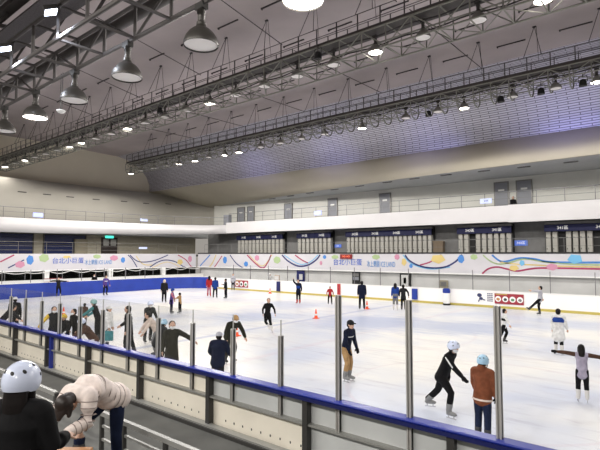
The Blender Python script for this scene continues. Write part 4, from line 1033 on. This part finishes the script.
    if k.get('quilt'):
        for s in (1,-1):
            A = arms[s]
            for t_ in (.2,.45,.7,.95,1.2,1.45,1.7):
                c = A[0].lerp(A[1], t_) if t_ < 1 else A[1].lerp(A[2], t_-1); d_ = unit(A[1]-A[0]) if t_ < 1 else unit(A[2]-A[1]); a1 = d_.orthogonal().normalized(); b1 = d_.cross(a1)
                rr_ = (.0405 - .0075*t_)*H*pf; q = MB(); q.tube([c + a1*math.cos(a)*rr_ + b1*math.sin(a)*rr_ for a in [2*math.pi*z/18 for z in range(19)]], .0032*H, 6); q.build('quilt_seam', C_['seam'], root, smooth='all', local=True)
    for s in (1,-1):
        A = arms[s]; etube(ms, [A[0], A[0]*.5+A[1]*.5, A[1], A[1]*.5+A[2]*.5, A[2] - unit(A[2]-A[1])*.01*H], [.040*H*pf,.037*H*pf,.034*H*pf,.031*H*pf,.025*H*pf], Fw)
    if k.get('hood'): m.ell(nb - Fw*.035*H + T*.02*H, Fw*.045*H, side*.055*H, T*.05*H)
    vox(m, k.get('topname', 'jacket'), j, root, vx*1.2, 3)
    if sl: vox(ms, 'sleeves', sl, root, vx*1.2, 2)
    for t0, t1, cn in k.get('bands', ()):        # colour bands round the torso
        a_, b_ = (P - down*hem*H).lerp(Sc, t0), (P - down*hem*H).lerp(Sc, t1); q = MB()
        def rad(t):
            f_ = t*4; i_ = min(3, int(f_)); u = f_-i_; return [rs[i_][z]*(1-u) + rs[i_+1][z]*u + (.013*H if t1-t0 > .4 else .006*H) for z in (0,1)]
        tt = [t0 + (t1-t0)*i_/4 for i_ in range(5)]
        cpts = []
        for t in tt:
            f_ = t*4; i_ = min(3, int(f_)); cpts.append(sp_[i_].lerp(sp_[i_+1], f_-i_))
        n_ = 24; vs = []
        for t, c in zip(tt, cpts):
            ra, rb_ = rad(t)
            for z in range(n_): g = 2*math.pi*z/n_; vs.append(c + Fw*math.cos(g)*ra + side*math.sin(g)*rb_)
        fs = [(i_*n_+z, i_*n_+(z+1)%n_, (i_+1)*n_+(z+1)%n_, (i_+1)*n_+z) for i_ in range(4) for z in range(n_)]
        fs += [tuple(range(n_)), tuple(range(4*n_, 5*n_))]
        q.add(vs, fs); q.build('colour_band', C_[cn], root, smooth=True, local=True)
    if k.get('arm_stripe'):
        for s in (1,-1):
            A = arms[s]; q = MB(); o_ = side*s*.036*H
            q.tube([A[0]+o_*1.05+T*.0*H, A[0]*.5+A[1]*.5+o_*1.05, A[1]+o_*.95], [.010*H]*3, 8); q.build('sleeve_stripe', C_[k['arm_stripe']], root, smooth='all', local=True)
    # ---- gloves, cuffs
    if k.get('glove'):
        for s in (1,-1):
            m = MB(); A = arms[s]; D = unit(ps['FL'] if s == 1 else ps['FR']); hand(m, A[2], D, pn[s], H*1.05, 1.3, ps.get('curl', .5), s)
            etube(m, [A[2] - D*.02*H, A[2] + D*.015*H], [.024*H,.022*H], Fw); vox(m, 'glove', C_[k['glove']], root, .008 if near else .013, 1)
    if k.get('cuff'):
        for s in (1,-1):
            m = MB(); A = arms[s]; D = unit(A[2]-A[1]); etube(m, [A[2] - D*.06*H, A[2] - D*.005*H], [.029*H,.025*H], Fw); m.build('cuff', C_[k['cuff']], root, smooth='all', local=True)
    # ---- skates or shoes
    bm_ = C_[k.get('boot', 'boot')]
    for s in (1,-1):
        Lg = legs[s]; lifted = {1:'L',-1:'R'}[s] in ps['lift']
        FF = unit(ps['FFL'] if s == 1 else ps['FFR']); up = unit(Lg[1]-Lg[2]) if lifted else V(0,0,1)
        FF = unit(FF - up*FF.dot(up)); Sx = up.cross(FF); A = Lg[2]; m = MB()
        etube(m, [A + unit(Lg[1]-A)*(.13 if k.get('boot') == 'bootw' else .09)*H, A + up*.01*H, A - up*.02*H], [.044*H,.037*H,.032*H], FF)
        m.ell(A + FF*.035*H - up*.022*H, FF*.078*H, Sx*.030*H, up*.028*H); m.ell(A + FF*.082*H - up*.026*H, FF*.034*H, Sx*.030*H, up*.020*H)
        m.obox(A + FF*.035*H - up*.040*H, FF*.062*H, Sx*.020*H, up*.005*H)
        bt = vox(m, 'skate' if f else 'shoe', bm_, root, .011 if near else .016, 1)
        if f:
            q = MB(); c = A + FF*.035*H - up*.045*H; L_ = .072*H
            q.obox(c - up*.062, FF*L_, Sx*.0025, up*.012)
            q.obox(c - up*.028 + FF*L_*.5, FF*.016, Sx*.006, up*.028); q.obox(c - up*.028 - FF*L_*.55, FF*.016, Sx*.006, up*.028); q.build('blade', M_blade, bt, local=True)
    # ---- head wear
    hr = C_[k.get('hair', 'hair')]; hd = k.get('head', 'hair')
    if hd in ('hair', 'long', 'bun') or k.get('longhair'):
        m = MB(); m.ell(C - HF*.014*H + HU*.016*H, HF*.056*H, HS*.053*H, HU*.056*H)
        m.ell(C - HF*.024*H - HU*.012*H, HF*.042*H, HS*.050*H, HU*.05*H)
        if hd == 'long' or k.get('longhair'):
            hd_ = k.get('hairdir'); dn = (unit(hd_) if hd_ else V(0,0,-1))*k.get('hairlen', 1.0)
            etube(m, [C - HF*.032*H, C - HF*.045*H + dn*.08*H, C - HF*.05*H + dn*.16*H, C - HF*.045*H + dn*.23*H], [(.035*H,.052*H),(.03*H,.055*H),(.024*H,.05*H),(.012*H,.03*H)], HF)
            for s in (1,-1): etube(m, [C + HS*.042*H*s + HU*.01*H, C + HS*.047*H*s + dn*.11*H], [.018*H,.014*H], HF)
        if hd == 'bun': m.ell(C - HF*.06*H + HU*.03*H, HF*.026*H, HS*.026*H, HU*.026*H)
        vox(m, 'hair', hr, root, .009 if near else .014, 1)
    elif hd != 'helmet' or True:
        m = MB(); m.ell(C - HF*.016*H - HU*.004*H, HF*.048*H, HS*.049*H, HU*.05*H); vox(m, 'hair', hr, root, .010 if near else .016, 1)
    if hd == 'helmet':
        hm = C_[k.get('helmet', 'helmet')]; cc = C + HU*.014*H; rx, ry, rz_ = .074*H*cs, .064*H*cs, .072*H*cs; n_, mm = 32, 12; vs = []; fs = []
        def tmax(a):
            c_ = math.cos(a); return R(86) + R(34)*(1 - max(0, c_))**1.0 - R(4)*(1 if c_ < -.5 else 0)
        for sc_ in (1, .9):
            for i in range(1, mm+1):
                for z in range(n_):
                    a = 2*math.pi*z/n_; t = tmax(a)*i/mm; vs.append(cc + (HF*math.cos(a)*math.sin(t)*rx + HS*math.sin(a)*math.sin(t)*ry + HU*math.cos(t)*rz_)*sc_)
            vs.append(cc + HU*rz_*sc_)
        K_ = mm*n_+1
        for q_ in (0, 1):
            o_ = q_*K_
            for z in range(n_):
                z2 = (z+1) % n_; fs.append((o_+K_-1, o_+z, o_+z2))
                for i in range(mm-1): fs.append((o_+i*n_+z, o_+(i+1)*n_+z, o_+(i+1)*n_+z2, o_+i*n_+z2))
        for z in range(n_): z2 = (z+1) % n_; fs.append(((mm-1)*n_+z, K_+(mm-1)*n_+z, K_+(mm-1)*n_+z2, (mm-1)*n_+z2))
        q = MB(); q.add(vs, fs); he = q.build('helmet', hm, root, smooth=True, local=True)
        if near:
            for a, t in ((20,48),(-20,48),(90,38),(-90,38),(140,58),(-140,58),(180,62),(75,72),(-75,72)):
                a, t = R(a), R(t); d_ = HF*math.cos(a)*math.sin(t)*rx + HS*math.sin(a)*math.sin(t)*ry + HU*math.cos(t)*rz_; nn = d_.normalized(); a1 = nn.orthogonal().normalized(); b1 = nn.cross(a1)
                q = MB(); q.ell(cc + d_*1.0, a1*.010*H*cs, b1*.007*H*cs, nn*.0022*H, 12, 6); q.build('vent_hole', M_black, he, smooth='all', local=True)
            q = MB(); q.tube([cc + HS*.05*H + HF*.01*H - HU*.02*H, C + HS*.044*H - HU*.05*H + HF*.01*H, C + HF*.015*H - HU*.075*H, C - HS*.044*H - HU*.05*H + HF*.01*H, cc - HS*.05*H + HF*.01*H - HU*.02*H], .006*H, 6)
            q.build('chin_strap', M_black, he, smooth='all', local=True)
    if hd in ('cap', 'beanie'):
        cm = C_[k.get('helmet', 'white')]; m = MB(); m.ell(C + HU*.022*H - HF*.004*H, HF*.061*H, HS*.054*H, HU*.052*H)
        if hd == 'cap': m.ell(C + HU*.03*H + HF*.06*H, HF*.04*H, HS*.036*H, HU*.008*H)
        if k.get('pom'): m.ell(C + HU*.085*H, HF*.02*H, HS*.02*H, HU*.02*H)
        if k.get('hoodup'): m.ell(C - HU*.01*H - HF*.012*H, HF*.058*H, HS*.062*H, HU*.07*H)
        vox(m, 'cap' if hd == 'cap' else 'hat', cm, root, .010 if near else .015, 1)
    if k.get('bag'):
        q = MB(); A = arms[k.get('bagside', -1)]; c = A[2] + V(0,0,-.19*H); q.obox(c, V(.11*H,0,0), V(0,.03*H,0), V(0,0,.11*H))
        bg_ = q.build('shoulder_bag', C_[k['bag']], root, bevel=.015, local=True)
        q = MB(); q.tube([c + V(.07*H,0,.11*H), A[2] + V(.02*H,0,-.01*H), c + V(-.07*H,0,.11*H)], .012, 6); q.build('strap', C_['black'], bg_, smooth='all', local=True)
    return root
def by_top(px, py, z): p = atz(px, py, z); p.z = 0; return p
def by_foot(px, py): p = atz(px, py, 0); p.z = 0; return p

# poses
glideR = dict(T=(.55,0,1), N=(.35,0,1), TL=(.7,.05,-1), SL=(-.45,0,-1), TR=(-.25,-.1,-1), SR=(-.9,-.1,-1), UL=(.2,.4,-1), FL=(.6,.2,-.8), UR=(-.4,-.4,-1), FR=(-.1,-.3,-1))
lean = dict(T=(.45,0,1), N=(.4,0,1), TL=(.3,.06,-1), SL=(-.2,0,-1), TR=(.2,-.06,-1), SR=(-.35,0,-1), UL=(.2,.35,-1), FL=(.4,.2,-1), UR=(.2,-.35,-1), FR=(.4,-.2,-1))
hunch = dict(T=(.9,0,1), N=(.8,0,.8), TL=(.55,.06,-1), SL=(-.4,0,-1), TR=(.45,-.06,-1), SR=(-.5,0,-1), UL=(.7,.25,-.8), FL=(.7,.1,-.7), UR=(.7,-.25,-.8), FR=(.7,-.1,-.7))

# --- on the deck, close to the camera
def at_depth(px, py, d): return O + ray(px, py)*d
p = at_depth(19, 372, 3.05); p.z = 1.33
person('person in white skate helmet, black coat and magenta cuffs at the lower left', p + RGT*-.02 + Vector((0,0,.02)), 60, 1.42,
       dict(T=(.08,0,1), N=(.15,0,1), UL=(.3,.25,-1), FL=(.7,.0,-.5), UR=(.05,-.28,-1), FR=(.85,.05,-.05), PN=(0,.3,-1), curl=.9), top='black', legs='black', head='helmet', hs=1.12,
       longhair=True, cuff='magenta', puff=1.15, hem=.18, build=1.0)
p = at_depth(119, 400, 5.0); p.z = 1.33
person('person in quilted cream jacket and jeans bending forward towards the white-helmeted child', p, 220, 1.46,
       dict(T=(1,0,.32), N=(.75,.1,-.55), HF=(.2,0,-1), bow=.05, TL=(.05,.03,-1), SL=(-.08,0,-1), TR=(.85,-.05,-.55), SR=(.1,0,-1), lift='R', UL=(.15,.1,-1), FL=(1,-.05,-.15), UR=(.6,-.1,-.9), FR=(1,.1,-.25), PN=(0,0,-1), curl=.8),
       top='puffer', legs='denim', head='long', hair='brownhair', hairdir=(.45,0,-1), hairlen=.6, quilt=True, puff=1.22, hem=.04, boots=False, legw=.95)

# --- group behind the near barrier on the left
person('person in dark coat crouching at the extreme left edge of the photo', by_top(3, 306, 1.45), 20, 1.6, hunch, top='char', legs='grey', head='hair')
person('person in black jacket and white cap standing behind the leftmost visible glass post', by_top(15, 297, 1.72), 80, 1.62, None, top='black', legs='black', head='cap', helmet='white', glove='black')
person('black-haired masked person in black coat with yellow sleeves', by_top(54, 308, 1.66), -80, 1.62, dict(UR=(0,-.8,-.9), FR=(.1,-.6,-.8)), top='char', sleeve='yellow', legs='black', mask=True, hood=True)
person('child in yellow helmet and black jacket among the crowded group', by_top(66, 312, 1.56), 240, 1.40, dict(T=(.2,0,1), UL=(.3,.2,-1), FL=(.9,0,-.4)), top='black', legs='black', head='helmet', helmet='yellow', glove='white')
person('black-haired person in black with a white mask right of the yellow helmet', by_top(77, 309, 1.62), 210, 1.55, dict(T=(.2,0,1)), top='black', legs='black', mask=True)
person('small child in dark red standing beyond the crowded group', by_top(84.5, 303, 1.25), 60, 1.15, None, top='brown', legs='black', glove='red')
person('hunched person in white helmet and brown jacket nearest the blue rail', by_top(93, 319, 1.50), 190, 1.62, dict(hunch, T=(.7,0,1), N=(.5,0,1)), top='brown', legs='white', head='helmet', puff=1.1)
person('tall person in sage green helmet and black top behind the brown jacket', by_top(99, 297.5, 1.82), 160, 1.66, dict(T=(.35,0,1), UL=(.7,.1,-.6), FL=(.8,-.1,-.5), UR=(.5,-.2,-.8), FR=(.8,.1,-.5)), top='black', legs='black', head='helmet', helmet='greenh', sleeve='teal')
person('person in white jacket carrying a dark teal bag at the right of the crowd', by_top(106, 306, 1.66), -30, 1.58, dict(T=(.2,0,1), UR=(.25,-.15,-1), FR=(.35,0,-1)), top='white', legs='white', head='cap', helmet='white', bag='teal', bagside=-1, puff=1.2)
person('black-haired person in black suit standing side-on between two glass posts', by_top(131.5, 306, 1.78), 168, 1.70, dict(UL=(-.1,.12,-1), FL=(.2,0,-1), UR=(.35,-.2,-1), FR=(.8,-.1,-.5), TL=(.2,.05,-1), SL=(-.1,0,-1), TR=(-.2,-.05,-1), SR=(-.3,0,-1)), top='black', legs='black', hem=.12, puff=1.1)
person('person in black jacket and white pom-pom hat skating behind the stooping group', by_top(148, 298, 1.82), -60, 1.62, dict(T=(.3,0,1), N=(.3,0,1), TL=(.25,.05,-1), SL=(-.2,0,-1), UR=(.3,-.2,-1), FR=(.8,.2,-.6), UL=(.2,.3,-1), FL=(.8,-.2,-.6)), top='black', legs='black', head='helmet', mask=True, pom=True, glove='black')
person('stooping dark-haired person in cream top with arms stretched forward', by_top(157, 314, 1.50), 185, 1.60, dict(T=(.55,0,1), N=(.5,0,.8), TL=(.3,.06,-1), SL=(-.3,0,-1), TR=(.3,-.06,-1), SR=(-.3,0,-1), UL=(.6,.1,-1), FL=(.6,0,-1), UR=(.8,-.1,-.8), FR=(.6,0,-1)), top='cream', legs='grey')
person('crouching person in pale blue helmet and charcoal jacket at the blue rail', by_top(158, 322, 1.45), 40, 1.52, dict(T=(.45,0,1), N=(.5,0,1), TL=(.55,.06,-1), SL=(-.4,0,-1), TR=(.45,-.06,-1), SR=(-.5,0,-1)), top='char', legs='black', head='helmet', helmet='bluehelmet', puff=1.1)
person('masked person in long olive coat pointing one arm to the right', by_top(172, 322, 1.70), -82, 1.64, dict(T=(.05,0,1), UL=(.15,.9,-.5), FL=(.3,.8,-.6), UR=(.0,-.25,-1), FR=(.3,-.1,-1)), top='olive', legs='char', head='hair', hair='brownhair', mask=True, hem=.22, flare=1.12, puff=1.1)
person('person in navy jacket and pale cap seen from behind at the blue rail', by_top(218, 333, 1.58), 75, 1.50, dict(T=(.2,0,1), UL=(.3,.35,-1), FL=(.8,0,-.5), UR=(.3,-.35,-1), FR=(.8,0,-.5)), top='navy', legs='black', head='cap', helmet='lgrey', puff=1.15, build=1.1)
person('person in dark olive jacket and beige cap leaning forward over bent knees', by_foot(229, 364), -60, 1.68, dict(T=(.7,0,1), N=(.6,0,.9), TL=(.5,.06,-1), SL=(-.35,0,-1), TR=(.2,-.06,-1), SR=(-.4,0,-1), UL=(.1,.6,-1), FL=(.3,.3,-1), UR=(.1,-.5,-1), FR=(.5,-.1,-1)), top='olive', legs='olive', head='cap', helmet='tan', puff=1.1, mask=True)

# --- mid ice
person('slim dark-haired skater in black leotard balancing on one leg near the centre', by_foot(272, 333), -95, 1.50, dict(T=(.1,.12,1), TL=(.2,.18,-1), SL=(.1,.25,-1), TR=(.1,.0,-1), SR=(-.8,.3,-.6), lift='R', UL=(.1,.6,-1), FL=(.3,.2,-1), UR=(0,-.5,-1), FR=(.4,.1,-1), N=(.05,0,1), FFL=(1,.3,0)), top='black', legs='black', build=.9, boot='bootw')
person('skater in navy jumper, tan trousers and dark cap beside a tall glass post', by_foot(347, 382), -35, 1.66, dict(T=(.22,.06,1), N=(.2,0,1), TL=(.2,.07,-1), SL=(-.15,.02,-1), TR=(.3,-.05,-1), SR=(-.25,0,-1), UL=(.0,.25,-1), FL=(.3,.1,-1), UR=(.15,-.25,-1), FR=(.5,.0,-1)),
       top='navy', legs='tan', head='cap', helmet='char', mask=False, bands=((.66,.72,'white'),), glove='black', boot='bootg', hem=.03)
person('helmeted skater in black tracksuit with white sleeve stripe striding right', by_foot(438, 414), -25, 1.70, dict(T=(.45,0,1), N=(.35,0,1), TL=(-.45,.1,-1), SL=(-.75,.1,-.8), TR=(.75,-.08,-1), SR=(-.15,-.02,-1), UL=(-.55,.25,-1), FL=(-.15,.1,-1), UR=(.75,-.35,-.75), FR=(.75,.1,-.75), FFL=(1,.4,0)),
       top='black', legs='black', head='helmet', mask=True, arm_stripe='white', glove='black', boot='bootg')
person('person in rust brown jacket, pale blue helmet and dark jeans by a tall glass post', by_top(481, 352.5, 1.72), 62, 1.55, dict(T=(.06,0,1), TL=(.05,.05,-1), TR=(0,-.05,-1), UR=(.1,-.3,-1), FR=(.35,.15,-1), UL=(.25,.2,-1), FL=(.4,-.1,-1)), top='rust', legs='denim', head='helmet', helmet='bluehelmet', bands=((.0,.05,'cream'),), glove='black', puff=1.1, hood=True, build=1.05)
person('child in lilac vest with both arms spread wide and white skates at the right edge', by_foot(583, 403), 95, 1.30, dict(T=(.05,0,1), UL=(0,1,.12), FL=(.1,1,.02), UR=(0,-1,-.1), FR=(.1,-1,-.22), TL=(.05,.08,-1), SL=(-.05,.02,-1)), top='mauve', sleeve='brown', legs='black', head='long', boot='bootw', hem=.1, glove='black')
person('skater in long white coat with blue upper back, dark hair and white skates', by_foot(559, 355), 80, 1.54, dict(T=(.12,0,1), UR=(.2,-.2,-1), FR=(.5,-.2,-1), TR=(-.1,-.05,-1)), top='white', legs='black', head='hair', boot='bootw', hem=.20, flare=1.25, bands=((.46,.96,'blue'),), sleeve='white', puff=1.15)
person('child in white shirt and black trousers mostly hidden behind the right glass post', by_foot(501, 344), 5, 1.36, dict(T=(.1,0,1), UR=(.3,-.6,-.8), FR=(.4,-.4,-.8), TL=(.4,.1,-1), SL=(-.4,0,-1), TR=(-.3,-.1,-1), SR=(-.5,0,-1)), top='white', legs='black', bands=((.4,.6,'black'),))
person('skater in light grey shirt kicking one leg forward by the far boards', by_foot(540, 315.5), 185, 1.64, dict(T=(-.12,0,1), TL=(.85,.0,-.75), SL=(.75,0,-.8), lift='L', TR=(.15,-.03,-1), SR=(-.15,0,-1), UL=(.9,.3,.1), FL=(1,.1,.1), UR=(-.2,-.6,-1), FR=(-.3,-.3,-1)), top='lgrey', legs='black', topname='shirt')
# --- far ice, left to right
person('dark-clad skater stretching both arms sideways in front of the blue pads', by_foot(58.5, 297), -90, 1.55, dict(T=(.2,0,1), UL=(0,1,-.15), FL=(.1,1,0), UR=(0,-1,.1), FR=(0,-1,-.3), TL=(.35,.25,-1), SL=(-.5,0,-1)), top='char', legs='black')
person('skater in purple and white shirt with dark trousers before the blue pads', by_foot(105, 296), -60, 1.66, dict(T=(.15,0,1), UL=(.2,.5,-1), TL=(.3,.1,-1), SL=(-.3,0,-1)), top='purple', legs='navy', bands=((.5,.7,'white'),))
person('person with pale mask leaning at the white wall beyond the blue pads', (atX(95, 279, -43.6).x, atX(95, 279, -43.6).y, -.02), 250, 1.72, dict(T=(.25,0,1)), top='black', legs='black', boots=False, mask=True)
person('person in charcoal clothes and pale beige hat near the end of the blue pads', by_foot(164, 303), 80, 1.62, None, top='char', legs='black', head='beanie', helmet='cream', hoodup=True)
person('child in blue hat and purple coat holding hands with the tan-jacket child', by_foot(171, 314), -10, 1.42, dict(T=(.1,0,1), UR=(.3,-.5,-.7), FR=(.6,-.4,-.3), UL=(.3,.2,-1)), top='purple', legs='navy', head='helmet', helmet='blue', hem=.14, sleeve='pink', flare=1.1)
person('child in tan jacket and black trousers facing the purple-coated child', by_foot(180, 314), 150, 1.18, dict(UR=(.8,-.2,-.6), FR=(1,0,-.2), UL=(.8,.2,-.6), FL=(1,0,-.2)), top='tan', legs='black', build=1.0)
person('person with long black hair and dark red jacket left of the bright blue jacket', by_foot(209, 297), 80, 1.66, None, top='red', legs='pink', head='long', boot='bootr')
person('person in bright blue jacket and black trousers seen from behind on the far ice', by_foot(215, 298.5), 85, 1.62, dict(TL=(.1,.12,-1), SL=(-.05,.05,-1), TR=(.1,-.1,-1)), top='blue', legs='black')
person('slim person in black with ponytail right of the bright blue jacket', by_foot(226, 299), 160, 1.52, dict(UR=(.4,-.2,-1), FR=(.8,.2,.2)), top='black', legs='black', head='bun')
person('person in grey striped top by the small red advert at the far boards', by_foot(233, 290.5), -90, 1.56, None, top='lgrey', legs='char', bands=((.5,.6,'black'),))
person('white-clad figure in white hood with black shoes by the dark blue pad', by_foot(269.5, 291.5), -60, 1.66, dict(UL=(.4,.6,-.3), FL=(.6,.2,.6)), top='white', legs='white', head='beanie', helmet='white', hoodup=True, hem=.18)
person('person in blue and black with red skates below the dark blue poster', by_foot(298.5, 304), 250, 1.66, dict(UR=(.6,-.3,.5), FR=(.6,.1,.8), UL=(.1,.3,-1)), top='navy', legs='black', boot='bootr', bands=((.35,.7,'blue'),))
person('child in red jacket beside the red marker strip on the far ice', by_foot(330, 305), -80, 1.22, dict(TL=(.05,.18,-1), TR=(.05,-.18,-1), UL=(0,.5,-1), UR=(0,-.5,-1)), top='red', legs='black')
person('person in dark navy coat standing with back turned beside a traffic cone', by_foot(362, 310), 90, 1.76, dict(TL=(0,.1,-1), TR=(0,-.1,-1), SL=(0,.03,-1), SR=(0,-.03,-1)), top='navy', legs='black', puff=1.15, hem=.1)
person('person in bright blue jacket with very long dark hair paired with a companion', by_foot(395.5, 310.5), 90, 1.64, dict(TL=(.15,.05,-1)), top='blue', legs='grey', head='long', boot='bootw', bands=((.02,.28,'grey'),))
person('person in black close beside the long-haired skater in the blue jacket', by_foot(403.5, 311), 80, 1.56, dict(UL=(.3,.4,-1), TR=(-.1,-.1,-1), UR=(.3,-.5,-.8)), top='char', legs='black')
person('person peeking over the white upper balcony between the twin grey doors', (atY(513, 204, 38.7).x, 38.75, 6.4), 270, 1.62, None, top='black', legs='black', boots=False)
